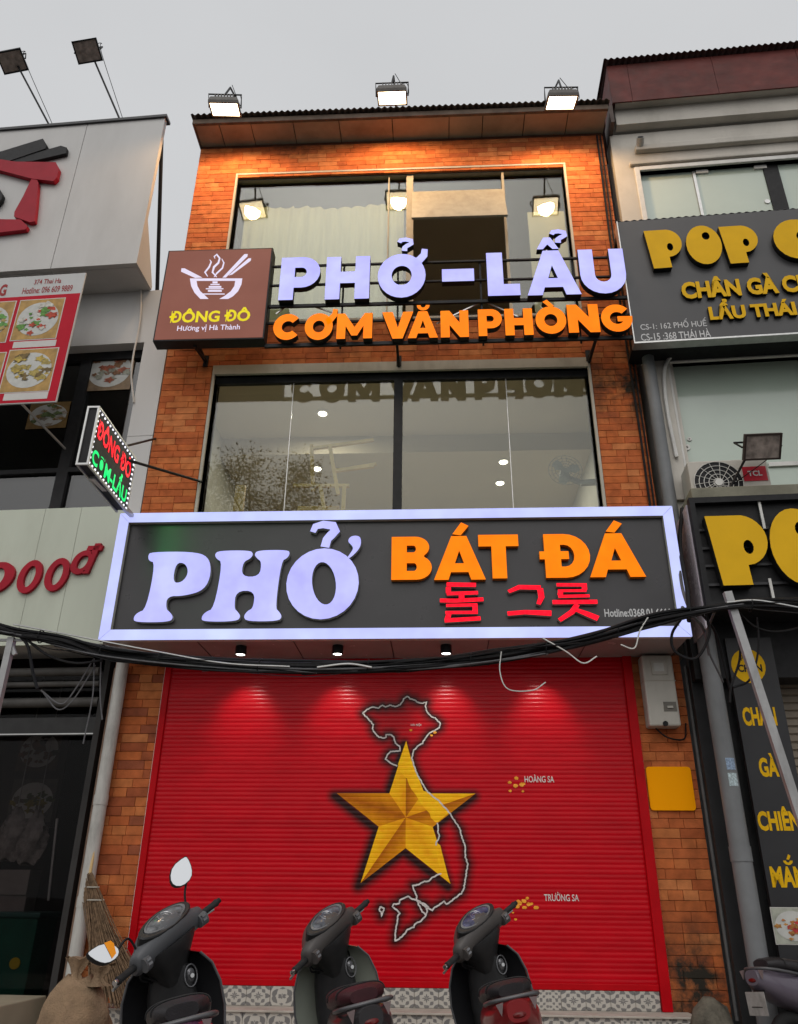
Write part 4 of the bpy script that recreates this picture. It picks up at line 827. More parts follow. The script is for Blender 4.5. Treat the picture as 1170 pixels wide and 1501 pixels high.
# ------------------------------------------------------------------ projecting diode sign
r0, r1 = ray(146, 598), ray(200, 668); XLED = -3.05
ya_, yb2 = EYE.y+r0.y*(XLED/r0.x), r1.y*(XLED/r1.x)
def lz(px, py): r = ray(px, py); return EYE.z+r.z*(XLED/r.x)
lz1, lz0_ = (lz(146, 598)+lz(200, 668))/2, (lz(134, 690)+lz(190, 752))/2
ya_, yb2 = ya_-8, yb2-8
led = T('diode_sign', 'small projecting diode sign with red and green glowing words and white dotted border', 'sign', FM, (XLED, ya_, lz0_))
xw = FM.X(118, 645, ya_)
q = MB(); q.box(xw+.012, XLED-.012, ya_+.012, yb2-.012, lz0_+.012, lz1-.012); q.build('sign_case', m_black, led)
fr_ = MB()
for x in (xw, XLED-.018):
    for z in (lz0_, lz1-.018): fr_.box(x, x+.018, ya_+.018, yb2, z, z+.018)
    fr_.box(x, x+.018, ya_, ya_+.018, lz0_, lz1); fr_.box(x, x+.018, yb2, yb2+.018, lz0_, lz1)
for z in (lz0_, lz1-.018): fr_.box(xw+.018, XLED-.018, ya_, ya_+.018, z, z+.018)
fr_.build('sign_frame', m_alu, led)
def onside(q, x):       # lay a shape drawn in x,z onto the side that faces +x : its x becomes depth
    q.v = [(x-(v[1]), v[0], v[2]) for v in q.v]; return q
H_ = lz1-lz0_; D_ = yb2-ya_
for s_, k0, k1, m_ in (('ĐÔNG ĐÔ', .53, .9, m_redled), ('CƠM-LẨU', .1, .48, m_grnled)):
    onside(text(s_, (ya_+.06, yb2-.05, lerp(lz0_, lz1, k0), lerp(lz0_, lz1, k1)), -.004, 0, m_, led, off=.03, raw=True), XLED-.012).build('diode_lettering', m_, led)
q = MB()
for i in range(15):
    y = lerp(ya_+.03, yb2-.012, i/14)
    for z in (lz0_+.035, lz1-.035): q.box(XLED-.012, XLED-.002, y-.008, y+.008, z-.008, z+.008)
for i in range(1, 10):
    z = lerp(lz0_+.035, lz1-.035, i/10)
    for y in (ya_+.03, yb2-.012): q.box(XLED-.012, XLED-.002, y-.008, y+.008, z-.008, z+.008)
q.build('diode_border', m_whiteled, led, kind='stuff')
wa = FM.L(295, 706, 0); z_ = lerp(lz0_, lz1, .55); q = MB(); q.tube([(XLED-.03, lerp(ya_, yb2, .8), z_+.15), (wa[0], 0, wa[1])], .016, 8); q.build('arm', m_black, led, smooth=40)
q = MB(); q.tube([(XLED-.1, lerp(ya_, yb2, .7), lz1-.06), (FM.X(228, 643, 0), 0, FM.Z(228, 643, 0))], .013, 8); q.build('arm', m_black, led, smooth=40)
for x in (xw+.05, XLED-.05): q = MB(); q.beam((x, lerp(ya_, yb2, .25), lz0_-.0), (lerp(x, sx0+.12, .8), ds+.1, sz1-.02), .035); q.build('support', m_alu, led)
gl = bpy.data.lights.new('diode_glow', 'AREA'); gl.energy = 5; gl.color = (.1, 1, .25); gl.shape = 'RECTANGLE'; gl.size = D_*.7; gl.size_y = H_*.35
go = bpy.data.objects.new('diode_glow', gl); COL.objects.link(go); go.location = FM.w((XLED+.01, (ya_+yb2)/2, lerp(lz0_, lz1, .3))); go.rotation_euler = (0, math.radians(-90), 0)
# ------------------------------------------------------------------ right neighbour: white plastered house
FQ = FRR
rh = T('white_plaster_house', 'neighbouring white plastered house with rust red tin eave and pale green windows', 'house', FQ, (2, 0, 0))
x_w0 = FQ.X(903, 260, 0)
m_ivory = M('ivory_plaster', (.50, .47, .42), .8, .1, 1.6, bump=.12, bscale=25, dirt=.5, dcol=(.17, .15, .12))
U = (FQ.X(944, 290, 0), 4.2, FQ.Z(1050, 420, 0), FQ.Z(1050, 243, 0)); V_ = (FQ.X(995, 620, 0), 4.2, FQ.Z(1080, 720, 0), FQ.Z(1080, 528, 0))
zr = FQ.Z(1000, 190, 0)
q = MB()
q.box(x_w0, U[0], 0, .3, 3.4, zr); q.box(U[0], 5, 0, .3, U[3], zr); q.box(U[0], 5, 0, .3, V_[3], U[2]); q.box(U[0], V_[0], .001, .3, 3.4, V_[3]); q.box(V_[0], 5, .001, .3, 3.4, V_[2])
q.box(x_w0+.01, 5, .3, .5, 3.4, U[2]-.0); q.build('wall', m_ivory, rh)
q = MB(); q.box(x_w0+.01, 5, 2.6, 2.7, 3.4, zr); q.box(x_w0+.01, x_w0+.1, .5, 2.6, 3.4, zr); q.build('inner_wall', M('inner_grey', (.2, .2, .2), .8), rh)
m_pg = M('frosted_pale_green_glass', (.40, .47, .40), .12, .05, 1.5, spec=.7)
def rwin(Wd, fw_, name):
    x0, x1, z0, z1 = Wd; q = MB(); q.box(x0-fw_, x0, -.03, .1, z0-fw_, z1+fw_); q.box(x0, x1, -.031, .1, z1, z1+fw_); q.box(x0, x1, -.031, .1, z0-fw_, z0); return q.build(name, m_white, rh, bev=.008)
wu = rwin(U, .07, 'window')
q = MB(); q.box(U[0]-.12, 4.2, -.05, -.001, U[3]+.1, U[3]+.16); q.box(U[0]-.02, 4.2, -.08, -.001, U[3]+.34, U[3]+.44); q.build('moulding', m_ivory, rh, bev=.012)
zh = FQ.Z(1000, 285, .07); m1, m2, m3 = FQ.X(1024, 290, .07), FQ.X(1129, 290, .07), FQ.X(1152, 290, .07)
for a, b in ((U[0], m1-.02), (m1+.02, m2), (m3, U[1])): q = MB(); q.box(a, b, .07, .08, U[2], U[3]); q.build('pane', m_pg, rh, wu)
q = MB(); q.box(m2+.002, m3-.002, .05, .09, U[2], U[3]); q.build('dark_gap', m_black, rh, wu)
q = MB(); q.box(m1-.018, m1+.018, .05, .09, U[2], U[3]); q.build('window_mullion', m_alu, rh, wu)
q = MB(); q.box(m2+.002, m3-.002, .09, .1, U[2], U[3]); q.build('window_gap_back', m_black, rh, wu)
xk, zk = FQ.L(1125, 295, .06); q = MB(); q.disc((xk, .069, zk), (0, -1, 0), .035, .012, 16); q.build('glass_fitting', m_alu, rh, wu)
for px in (1028, 1115): x = FQ.X(px, 248, .06); q = MB(); q.box(x-.08, x+.08, .045, .069, U[3]-.06, U[3]-.002); q.build('glass_clamp', m_white, rh, wu)
wl = rwin(V_, .0301, 'window')
q = MB(); q.box(V_[0], 4.2, .07, .08, V_[2], V_[3]); q.build('pane', m_pg, rh, wl)
q = MB(); q.box(V_[0]-.2, V_[0]-.031, -.05, 0.0, V_[2]-.1, V_[3]+.05); q.box(V_[0]-.2, 4.2, -.05, 0.0, V_[3]+.052, V_[3]+.14); q.build('window_surround', m_ivory, rh, wl, bev=.01)
for px, py, r in ((1007, 655, .04), (1011, 643, .025)): x, z = FQ.L(px, py, .05); q = MB(); q.lathe([(r*.35, 0), (r*.4, .012), (r, .014), (r, 0.0)], (x, .069, z), (0, -1, 0), 16); q.build('glass_fitting', m_white, rh, wl)
zz = FQ.Z(1140, 605, .06); q = MB(); q.box(FQ.X(1128, 690, .06), 4.2, .04, .068, FQ.Z(1140, 684, .06), FQ.Z(1140, 678, .06)); q.build('sill_rail', m_white, rh, wl)
# rust red eave
yE = -.26; e0 = FQ.L(898, 97, yE); ex = FQ.X(893, 120, yE); ez1 = (FQ.Z(905, 95, yE)+FQ.Z(1165, 72, yE))/2; ez0 = (FQ.Z(890, 150, yE)+FQ.Z(1165, 128, yE))/2
m_rust = M('rust_red_tin', (.11, .022, .017), .6, .35, 2.5, dirt=.45, dcol=(.05, .03, .02), stretch=(1, 1, 2))
xx = ex
for k in range(5):
    x2 = ex+[.0, .28, 1.45, 2.6, 3.7, 4.8][k+1]; q = MB(); q.box(xx+.003, x2-.003, yE, yE+.02, ez0, ez1); q.build('eave_sheet', m_rust, rh); xx = x2
def shift(q, dx): q.v = [(v[0]+dx, v[1], v[2]) for v in q.v]; return q
corr(ex-.05, 5, yE-.09, 3, ez1+.03, ez1+.7).build('roof_sheet', M('dark_rust_sheet', (.06, .022, .018), .6, .3, 3), rh, smooth=60)
q = MB(); q.box(ex, ex+.02, yE+.02, .3, ez0+.0, ez1-.01); q.build('eave_end', m_rust, rh)
q = MB(); q.box(ex+.05, 5, yE+.022, 0.3, ez0+.02, ez0+.05); q.box(ex+.05, 5, -.12, .0, zr+.06, ez0+.018); q.build('eave_soffit', m_ivory, rh)
q = MB(); q.box(ex-.05, ex+.0, yE+.03, .2, ez0-.35, ez0-.01); q.build('gutter_end', M('grey_rust', (.10, .075, .065), .7, .3, 3, dirt=.4), rh)
xv, zv = FQ.L(937, 220, 0); q = MB(); v0 = Vector((xv, .05, zv-.05)); v1 = Vector((xv, -.16, zv+.06)); q.tube([v0, v1], .05, 14); v_ = q.build('vent_pipe', m_pipe, rh, smooth=40)
q = MB(); q.tube([v1+Vector((0, -.002, .001)), v1+Vector((0, -.006, .003))], .04, 14); q.build('vent_mouth', m_black, rh, v_)
# ---- upper pop sign
dP = -.5; pz1 = (FQ.Z(908, 328, dP)+FQ.Z(1165, 304, dP))/2; pz0 = (FQ.Z(930, 502, dP)+FQ.Z(1165, 488, dP))/2; px0 = (FQ.X(909, 330, dP)+FQ.X(927, 500, dP))/2
pop = T('grey_sign', 'charcoal sign with chunky yellow POP letters above branch addresses on the white house', 'sign', FQ, (px0+1, dP, pz0))
m_char = M('charcoal_sheet', (.075, .074, .076), .35, .08, 1.2)
m_pys = [M('yellow_letter_plastic', (.70, .40, .004), .4, .06, 4, spec=.1), m_black]
q = MB(); q.box(px0, 4.2, dP, dP+.12, pz0, pz1); q.build('sign_panel', m_char, pop)
corr(px0, 4.2, dP+.0, dP+.12, pz1+.008, pz1+.008, .008, .09, .004).build('sign_cap', m_char, pop, smooth=60)
q = MB(); q.box(px0-.012, px0, dP-.012, dP+.12, pz0-.02, pz1); q.box(px0, 4.2, dP-.012, dP+.12, pz0-.022, pz0-.001); q.build('sign_trim', m_alu, pop)
q = MB(); q.box(px0, 4.2, dP+.12, 0, pz1-.1, pz1-.05); q.box(px0, 4.2, dP+.12, 0, pz0+.05, pz0+.1); q.build('sign_mount', m_black, pop)
def pl(g, x0, y0, x1, y1): glyph(g, FQ.B(x0, y0, x1, y1, dP), dP-.075, dP-.001, m_pys, pop)
pl('cP', 946, 342, 999, 399); pl('cO', 1004, 337, 1056, 394); pl('cP', 1056, 336, 1110, 392); pl('cC', 1131, 328, 1200, 386)
for s_, b in (('CHÂN GÀ CHIÊN', (996, 404, 1237, 435)), ('LẨU THÁI TOM', (1036, 437, 1239, 467))):
    bb_ = FQ.B(*b, dP); text(s_, bb_, dP-.045, .044, m_pys, pop, off=.045)
m_wv = M('white_vinyl', (.55, .55, .55), .5, .05)
text('CS-1: 162 PHỐ HUẾ', FQ.B(938, 468, 1036, 481, dP), dP-.002, 0, m_wv, pop, off=.004); text('CS-15 :368 THÁI HÀ', FQ.B(939, 484, 1042, 497, dP), dP-.002, 0, m_wv, pop, off=.008)
# ---- conduit, ledge, air conditioner, floodlight
dC = -.08; cps = [FQ.L(*p, dC) for p in ((1116, 508), (1100, 503), (1060, 504), (1010, 510), (985, 522), (974, 545), (978, 600), (992, 670))]
q = MB(); q.tube(curve_pts([(c[0], dC, c[1]) for c in cps], 6), .022, 8); q.top('white_conduit', m_white, FQ, (cps[0][0], dC, cps[-1][1]), 'white corrugated hose curving over the pale green window', 'hose', smooth=40)
dK = -.55; kz = FQ.Z(1090, 712, dK); k0 = FQ.X(1012, 715, dK)
q = MB(); q.box(k0, 4.2, dK, 0, kz-.16, kz); q.build('concrete_ledge', M('mossy_concrete', (.22, .21, .16), .85, .25, 3, bump=.3, dirt=.5), rh, bev=.01)
dA = -.42; ab = FQ.B(1010, 674, 1128, 716, dA)
ac = T('air_conditioner', 'cream air conditioner with round fan grille and red maker plate on the ledge', 'air conditioner', FQ, (ab[0]+.3, dA, kz))
az0, az1 = kz+.0, ab[3]; q = MB(); q.box(ab[0], ab[1], dA, dA+.32, az0, az1); q.build('case', M('cream_case', (.45, .42, .37), .5, .06, 4, dirt=.3, dcol=(.2, .17, .13)), ac, bev=.012)
fcx = FQ.X(1052, 700, dA); fr_r = (FQ.X(1088, 700, dA)-FQ.X(1016, 700, dA))/2; fcz = FQ.Z(1052, 708, dA)
q = MB(); q.disc((fcx, dA-.004, fcz), (0, 1, 0), fr_r, .006, 32); q.v = [(x, y, max(z, kz+.002)) for x, y, z in q.v]; q.build('fan_opening', m_black, ac)
for k in range(1, 6):
    r = fr_r*k/5; q = MB(); pts = [(fcx+r*math.cos(a), dA-.012, max(fcz+r*math.sin(a), kz+.004)) for a in (2*PI*i/30 for i in range(31))]; q.tube(pts, .004, 5); q.build('grille_ring', m_white, ac)
for k in range(14): a = 2*PI*k/14; q = MB(); q.tube([(fcx+.03*math.cos(a), dA-.014, max(kz+.006, fcz+.03*math.sin(a))), (fcx+fr_r*math.cos(a+.5), dA-.014, max(kz+.006, fcz+fr_r*math.sin(a+.5)))], .003, 4); q.build('grille_spoke', m_white, ac)
q = MB(); q.disc((fcx, dA-.012, fcz), (0, -1, 0), .04, .012, 16); q.v = [(x, y, max(z, kz+.003)) for x, y, z in q.v]; q.build('grille_hub', m_white, ac)
tb = FQ.B(1089, 684, 1124, 705, dA); q = MB(); q.box(tb[0], tb[1], dA-.006, dA, tb[2], tb[3]); tp = q.build('name_plate', M('red_plate', (.42, .015, .03), .4, .05), ac)
w_ = tb[1]-tb[0]; h_ = tb[3]-tb[2]; text('TCL', (tb[0]+.2*w_, tb[1]-.2*w_, tb[2]+.33*h_, tb[3]-.3*h_), dA-.0075, 0, m_wv, ac, off=.03, parent=tp)
dF = -.75; fc_ = FQ.L(1118, 655, dF); ft = FQ.L(1066, 712, dK+.1)
flood('floodlight', 'unlit brown black floodlight on an arm above the lower POP sign', 'floodlight', None, FQ, (fc_[0], dF, fc_[1]), .38, .27, (.1, -.75, -.62), (1, 0, -.03), [(ft[0], dK+.1, kz-.01)], False, body=M('brown_black_housing', (.045, .032, .028), .5, .2, 8))
# ---- lower pop sign: black framed board
dQ = -.85; qx0 = (FQ.X(1010, 740, dQ)+FQ.X(1040, 880, dQ))/2; qz1, qz0 = FQ.Z(1100, 730, dQ), FQ.Z(1110, 885, dQ)
p2 = T('black_sign', 'black framed sign with very large yellow PO letters beside the lit shop sign', 'sign', FQ, (qx0+1, dQ, qz0))
q = MB(); q.box(qx0, 3.8, dQ+.05, -.01, qz0, qz1); q.build('sign_box', m_black, p2)
q = MB(); q.box(qx0-.02, 3.8, dQ-.02, dQ+.06, qz1-.04, qz1+.02); q.box(qx0-.02, 3.8, dQ-.02, dQ+.06, qz0-.02, qz0+.03); q.box(qx0-.02, qx0+.03, dQ-.021, dQ+.06, qz0+.03, qz1-.04); q.build('sign_frame', m_black, p2)
for py in (775, 802, 828, 856): z = FQ.Z(1100, py, dQ+.03); q = MB(); q.box(qx0+.03, 3.8, dQ+.02, dQ+.05, z-.012, z+.012); q.build('slat', M('black_slat', (.03, .03, .032), .35, .2), p2)
m_brush = M('brushed_side_sheet', (.42, .38, .42), .25, .08, 3)
q = MB(); q.box(qx0-.035, qx0-.021, dQ+.06, -.05, qz0-.2, qz1-.02); q.build('side_sheet', m_brush, p2)
m_pys2 = [M('yellow_letter_plastic_lower', (.70, .40, .01), .4, .06, 3, spec=.1), m_black]  # letter yellow of the lower sign, nearly that of the upper one
glyph('cP', FQ.B(1038, 758, 1124, 862, dQ), dQ-.08, dQ+.03, m_pys2, p2); glyph('cO', FQ.B(1126, 750, 1210, 862, dQ), dQ-.08, dQ+.03, m_pys2, p2)
for px, y0, y1 in ((1112, 732, 775), (1128, 848, 878)): a, b = FQ.L(px, y0, dQ+.01), FQ.L(px+8, y1, dQ+.01); q = MB(); q.box(a[0]-.012, a[0]+.012, dQ+.005, dQ+.019, b[1], a[1]); q.build('white_strut', m_white, p2)
# ---- ground floor of the white house
q = MB(); q.box(.03, 5, -.3, -.001, qz0-.55, qz0-.002); q.build('lintel', m_black, rh)
q = MB(); xg = FQ.X(1045, 1100, -.1)
q.box(.02, xg+.25, -.15, .3, 0, 3.4); q.build('pillar', M('black_pillar', (.02, .02, .021), .4, .25, 3), rh)
xs0_ = FQ.X(1118, 940, .1); zt3 = 3.41
q = MB(); n = 0; zz = .1
prof_pts = []
while zz < zt3: prof_pts += [(.12, zz), (.10, zz+.01), (.10, zz+.062), (.12, zz+.07)]; zz += .075
q.loft([[(x, y, z) for y, z in prof_pts] for x in (xs0_-.3, 4.6)], 0, False, False); q.build('beige_shutter', M('beige_shutter_paint', (.24, .20, .155), .5, .1, 3, dirt=.35), rh)
q = MB(); q.box(.03, 4.6, .14, .3, 0, zt3); q.build('ground_wall', m_black, rh)
# vertical black menu board
dV = -.35; va, vb, vc = FQ.L(1064, 940, dV), FQ.L(1140, 1390, dV), FQ.L(1126, 935, dV)
vx0, vx1 = (va[0]+vb[0])/2, vc[0]+.02; vz1, vz0 = FQ.Z(1095, 935, dV), .45
vb_ = T('menu_board', 'tall narrow black board with yellow words reading CHÂN GÀ CHIÊN MẮM', 'sign', FQ, ((vx0+vx1)/2, dV, vz0))
m_vin = M('yellow_vinyl', (.70, .40, .006), .5, .1, 6, spec=.1)
q = MB(); q.box(vx0, vx1, dV, dV+.06, vz0, vz1); q.build('board', M('black_board_sheet', (.026, .026, .028), .35, .15, 2), vb_); q = MB(); q.box(vx0+.1, vx1-.1, dV+.06, -.152, .0, vz1-.05); q.build('board_back', m_black, vb_)
for s_, b in (('CHÂN', (1088, 1030, 1137, 1064)), ('GÀ', (1112, 1104, 1140, 1139)), ('CHIÊN', (1110, 1182, 1172, 1218)), ('MAM', (1130, 1270, 1182, 1301))):
    text(s_, FQ.B(*b, dV), dV-.003, 0, m_vin, vb_, off=.04)
mk = FQ.B(1148, 1257, 1162, 1268, dV); glyph('breve', (mk[0], mk[1], mk[2], mk[2]+.035), dV-.003, dV, [m_vin, m_vin], vb_, 'vowel_mark'); glyph('acute', (mk[0]+.03, mk[1]-.01, mk[2]+.04, mk[2]+.085), dV-.003, dV, [m_vin, m_vin], vb_, 'tone_mark')
cx, cz = FQ.L(1097, 976, dV); q = MB(); q.poly([(cx+.155*math.cos(a), cz+.165*math.sin(a)) for a in (2*PI*k/24 for k in range(24))], [], dV-.003, None); rd = q.build('round_logo', m_vin, vb_)
text('CHÂN', (cx-.1, cx+.12, cz-.06, cz+.03), dV-.005, 0, m_black, vb_, off=.04, parent=rd); text('POP', (cx-.06, cx+.06, cz+.05, cz+.1), dV-.005, 0, m_black, vb_, off=.02, parent=rd)
food(vb_, None, FQ.B(1134, 1331, 1192, 1384, dV), dV-.003, seed=9, cols=((.42, .2, .05), (.36, .14, .04), (.45, .04, .04)), bg=(.35, .36, .3))
# big grey drain pipe
dD = -.42
g0, g1 = FQ.L(1042, 960, dD), FQ.L(1104, 1390, dD); xg_ = (g0[0]+g1[0])/2
t = T('grey_pipe', 'thick grey drain pipe with blue stickers between the two houses', 'pipe', FQ, (xg_, dD, 0))
m_gp = M('grey_pipe', (.17, .175, .18), .45, .12, 4, dirt=.3)
q = MB(); q.tube([(xg_, dD, 0), (xg_, dD, 3.55)], .085, 18); q.build('pipe', m_gp, t, smooth=40); q = MB(); q.tube([(xg_, dD, 1.5), (xg_, dD, 1.62)], .091, 18); q.build('pipe_joint', m_gp, t, smooth=40)
for py, hh, cc in ((1128, .1, (.25, .33, .45)), (1152, .11, (.4, .48, .5))):
    z = FQ.Z(1062, py, dD-.085); q = MB(); rg = [[(xg_+.0865*math.sin(a), dD-.0865*math.cos(a), z_) for a in (lerp(-.25, .75, i/8) for i in range(9))] for z_ in (z, z+hh)]; q.loft(rg, 0, False, False); q.build('sticker', M('blue_sticker_%d' % py, cc, .5, .5, 60), t)
du_ = -.12; g0, g1 = FQ.L(952, 510, du_), FQ.L(972, 700, du_); xg2 = (g0[0]+g1[0])/2
q = MB(); q.tube([(xg2, du_, 3.3), (xg2, du_, FQ.Z(955, 500, du_))], .07, 16); q.top('grey_pipe', m_gp, FQ, (xg2, du_, 3.3), 'grey drain pipe running down from behind the charcoal sign', 'pipe', smooth=40)
for k, px in enumerate((935, 941)):
    q = MB(); x = FM.X(px, 620, -.03); q.tube([(x, -.03, 3.5), (x+.01, -.03, 6), (x-.02, -.03, 9), (x, -.03, 10.9)], .014-.003*k, 6); q.top('wall_cable', m_cable, FM, (x, -.03, 3.5), ['black cable running up the joint between brick and plaster', 'thinner black cable beside the one up the plaster joint'][k], 'cable', smooth=40)
for k, (xo, r) in enumerate(((.03, .018), (.075, .012))):
    q = MB(); x = XR+xo; q.tube([(x, -.03, .3), (x, -.03, 3.3)], r, 8); q.top('wall_conduit', [M('grey_conduit', (.10, .10, .10), .5), m_reveal][k], FM, (x, -.03, .3), ['grey conduit along the brick pillar edge under the meter box', 'thin tan conduit beside the thick grey drain pipe'][k], 'conduit', smooth=40)
# ------------------------------------------------------------------ meter box and made-up orange plate on the right pillar
dm2 = -.16; mb0 = FM.B(946, 960, 992, 1064, dm2); ms_ = T('meter_box', 'white electric meter box with clear window on the right brick pillar', 'meter box', FM, ((mb0[0]+mb0[1])/2, dm2, mb0[2]))
m_met = M('grey_white_abs', (.47, .45, .40), .5, .05, 6, dirt=.4, dcol=(.22, .19, .15))
q = MB(); q.box(mb0[0], mb0[1], dm2, 0, mb0[2], mb0[3]); q.build('case', m_met, ms_, bev=.018)
zm = lerp(mb0[2], mb0[3], .63); q = MB(); q.box(mb0[0]-.004, mb0[1]+.004, dm2-.004, -.03, zm-.004, zm+.004); q.build('case_seam', m_reveal, ms_)
w_, h_ = mb0[1]-mb0[0], mb0[3]-mb0[2]
q = MB(); q.box(mb0[0]+.28*w_, mb0[1]-.22*w_, dm2-.012, dm2, mb0[2]+.71*h_, mb0[2]+.92*h_); mw = q.build('window_frame', m_met, ms_, bev=.004)
q = MB(); q.box(mb0[0]+.36*w_, mb0[1]-.32*w_, dm2-.014, dm2-.0, mb0[2]+.76*h_, mb0[2]+.88*h_); q.build('meter_window', M('meter_glass', (.55, .56, .53), .15, .1), ms_, mw)
q = MB(); q.box(mb0[0]+.52*w_, mb0[1]-.08*w_, dm2-.006, dm2, mb0[2]+.2*h_, mb0[2]+.33*h_); rc = q.build('latch_recess', M('recess_grey', (.16, .15, .13), .6), ms_)
q = MB(); q.box(mb0[0]+.62*w_, mb0[1]-.2*w_, dm2-.02, dm2-.006, mb0[2]+.24*h_, mb0[2]+.27*h_); q.build('latch', m_met, ms_, rc)
q = MB(); q.disc((lerp(mb0[0], mb0[1], .5), dm2-.012, mb0[2]+.03*h_), (0, 1, 0), .025, .02, 12); q.build('padlock', m_black, ms_)
q = MB(); cx = mb0[0]+.6*w_; q.tube(curve_pts([(cx-.1, -.05, mb0[2]), (cx, -.06, mb0[2]-.09), (cx+.16, -.04, mb0[2]-.1), (cx+.2, -.03, mb0[2]+.05)], 6), .008, 6); q.build('supply_wire', m_cable, ms_, smooth=40)
ob = FM.B(950, 1124, 1016, 1188, -.012); x0, x1, z0, z1 = ob; r_ = .03
pts = [(x0+r_-r_*math.cos(a), z1-r_+r_*math.sin(a)) for a in (PI/2*k/5 for k in range(6))]+[(x1-r_+r_*math.sin(a), z1-r_+r_*math.cos(a)) for a in (PI/2*k/5 for k in range(6))]+[(x1-r_+r_*math.cos(a), z0+r_-r_*math.sin(a)) for a in (PI/2*k/5 for k in range(6))]+[(x0+r_-r_*math.sin(a), z0+r_-r_*math.cos(a)) for a in (PI/2*k/5 for k in range(6))]
q = MB(); q.poly(pts[::-1], [], -.022, .0); q.top('made_up_orange_plate', M('orange_mark_colour', (1.0, .37, .0), .5, .0, 2, spec=.05), FM, ((x0+x1)/2, 0, z0), 'made-up plain orange plate standing in for a censor mark on the right brick pillar', 'plate', bev=.004)  # made-up plate: stands in for an orange censor mark, no real fitting
# ------------------------------------------------------------------ overhead cables and their posts
fc = Fr(0, 6.5, 0)
def cp3(pts, j=0, r=random.Random(2)): return [(*(lambda s: (s[0], d_, s[1]))(fc.L(x+r.uniform(-j, j), y+r.uniform(-j, j), d_)),) for x, y, d_ in pts]
base = [(-60, 905, .0), (15, 925, 0), (90, 938, 0), (165, 958, 0), (300, 972, 0), (450, 978, 0), (600, 974, 0), (720, 962, 0), (850, 938, 0), (960, 908, 0), (1065, 888, 0), (1130, 884, .0), (1230, 890, 0)]
cb = T('cable_bundle', 'thick sagging bundle of black overhead cables strung across the house fronts', 'cables', fc, (0, 0, 4))
rc_ = random.Random(8); m_cab2 = M('grey_cable', (.10, .10, .105), .45, .2, 20)
for k in range(17):
    oy = rc_.uniform(-7, 9); pts = []
    for i, (x, y, d_) in enumerate(base):
        sp = 1.0 if 0 < i < 12 else 1.4
        pts.append((x, y+oy*sp*(.45 if i in (1, 10) else 1)+rc_.uniform(-3, 3), d_+rc_.uniform(-.05, .05)))
    q = MB(); q.tube(curve_pts(cp3(pts), 8), rc_.choice((.007, .010, .013, .016)), 6); q.build('cable', m_cab2 if k in (3, 9, 14) else m_cable, cb, smooth=50)
for k, (pl_, r, mt) in enumerate((([(20, 915, 0), (100, 930, -.03), (230, 955, -.05), (330, 972, -.06), (425, 977, -.06)], .007, m_alu), ([(465, 978, -.06), (510, 973, -.06), (545, 978, -.06)], .009, m_alu),
      ([(20, 925, .0), (40, 945, 0), (48, 985, 0), (55, 1010, 0)], .014, m_cable), ([(30, 930, 0), (70, 960, 0), (110, 972, 0), (150, 968, 0)], .011, m_cable), ([(60, 1012, .1), (90, 1032, .1), (112, 1008, .1), (138, 965, .1)], .007, m_cab2), ([(64, 1016, .1), (85, 1040, .1), (108, 1025, .1), (140, 975, .1)], .006, m_cab2), ([(138, 965, .1), (136, 1020, .1), (122, 1090, .1)], .006, m_cab2), ([(148, 965, .1), (147, 1020, .1), (150, 1055, .1)], .006, m_cab2),
      ([(735, 955, -.05), (733, 985, -.05), (745, 1010, -.05), (780, 1012, -.05), (800, 1000, -.05)], .0045, m_white), ([(795, 935, -.05), (830, 955, -.05), (855, 972, -.05), (875, 962, -.05)], .006, m_white), ([(910, 945, -.05), (930, 950, -.05), (938, 925, -.05), (950, 905, -.05)], .006, m_white),
      ([(1000, 905, .1), (985, 930, .1), (990, 955, .1), (1020, 965, .1), (1040, 930, .1), (1035, 900, .1)], .012, m_cable), ([(1080, 895, .1), (1110, 920, .1), (1150, 925, .1), (1220, 905, .1)], .010, m_cable), ([(1078, 900, .1), (1085, 960, .1), (1072, 1005, .1), (1070, 1030, .1)], .010, m_cable),
      ([(1110, 905, .1), (1112, 950, .1), (1100, 995, .1), (1075, 1008, .1)], .009, m_cable), ([(1000, 890, .0), (1030, 920, .3), (1040, 960, .5)], .014, m_cab2), ([(1020, 890, 0), (1050, 930, .4), (1070, 1010, .5)], .012, m_cable), ([(1050, 890, 0), (1035, 940, .4), (1060, 1000, .6)], .01, m_cab2), ([(1065, 883, -.04), (1110, 880, -.04), (1180, 892, -.04), (1240, 900, -.04)], .009, m_alu),
      ([(985, 745, .9), (992, 790, .88), (1000, 860, .7), (1015, 905, .4)], .016, m_cab2), ([(1000, 745, .9), (997, 800, .8), (1008, 870, .6), (1010, 910, .3)], .02, m_cable))):
    q = MB(); q.tube(curve_pts(cp3(pl_), 8), r, 6); q.build('loose_wire', mt, cb, smooth=50)
for k in range(16):
    a0 = rc_.randrange(0, 8); n_ = rc_.randrange(3, 6); pts = [(x+rc_.uniform(-15, 15), y+rc_.uniform(-9, 14), d_+rc_.uniform(-.08, .08)) for x, y, d_ in base[a0:a0+n_]]
    q = MB(); q.tube(curve_pts(cp3(pts), 8), rc_.choice((.003, .004, .005)), 5); q.build('thin_wire', rc_.choice((m_cable, m_cable, m_cab2)), cb, smooth=50)
for px, py in ((60, 933), (150, 955), (235, 966), (380, 977), (540, 977), (690, 967), (800, 950), (905, 925), (1010, 900), (1100, 887)):
    x, z = fc.L(px, py, 0); q = MB(); q.tube([(x+.006*math.cos(a), .05*math.sin(a)*1.1, z+.055*math.cos(a)) for a in (2*PI*i/14 for i in range(15))], .005, 5); q.build('cable_tie', m_cable, cb)
m_post = M('galvanised_post', (.34, .34, .34), .5, .12, 8, metal=.3, dirt=.35)
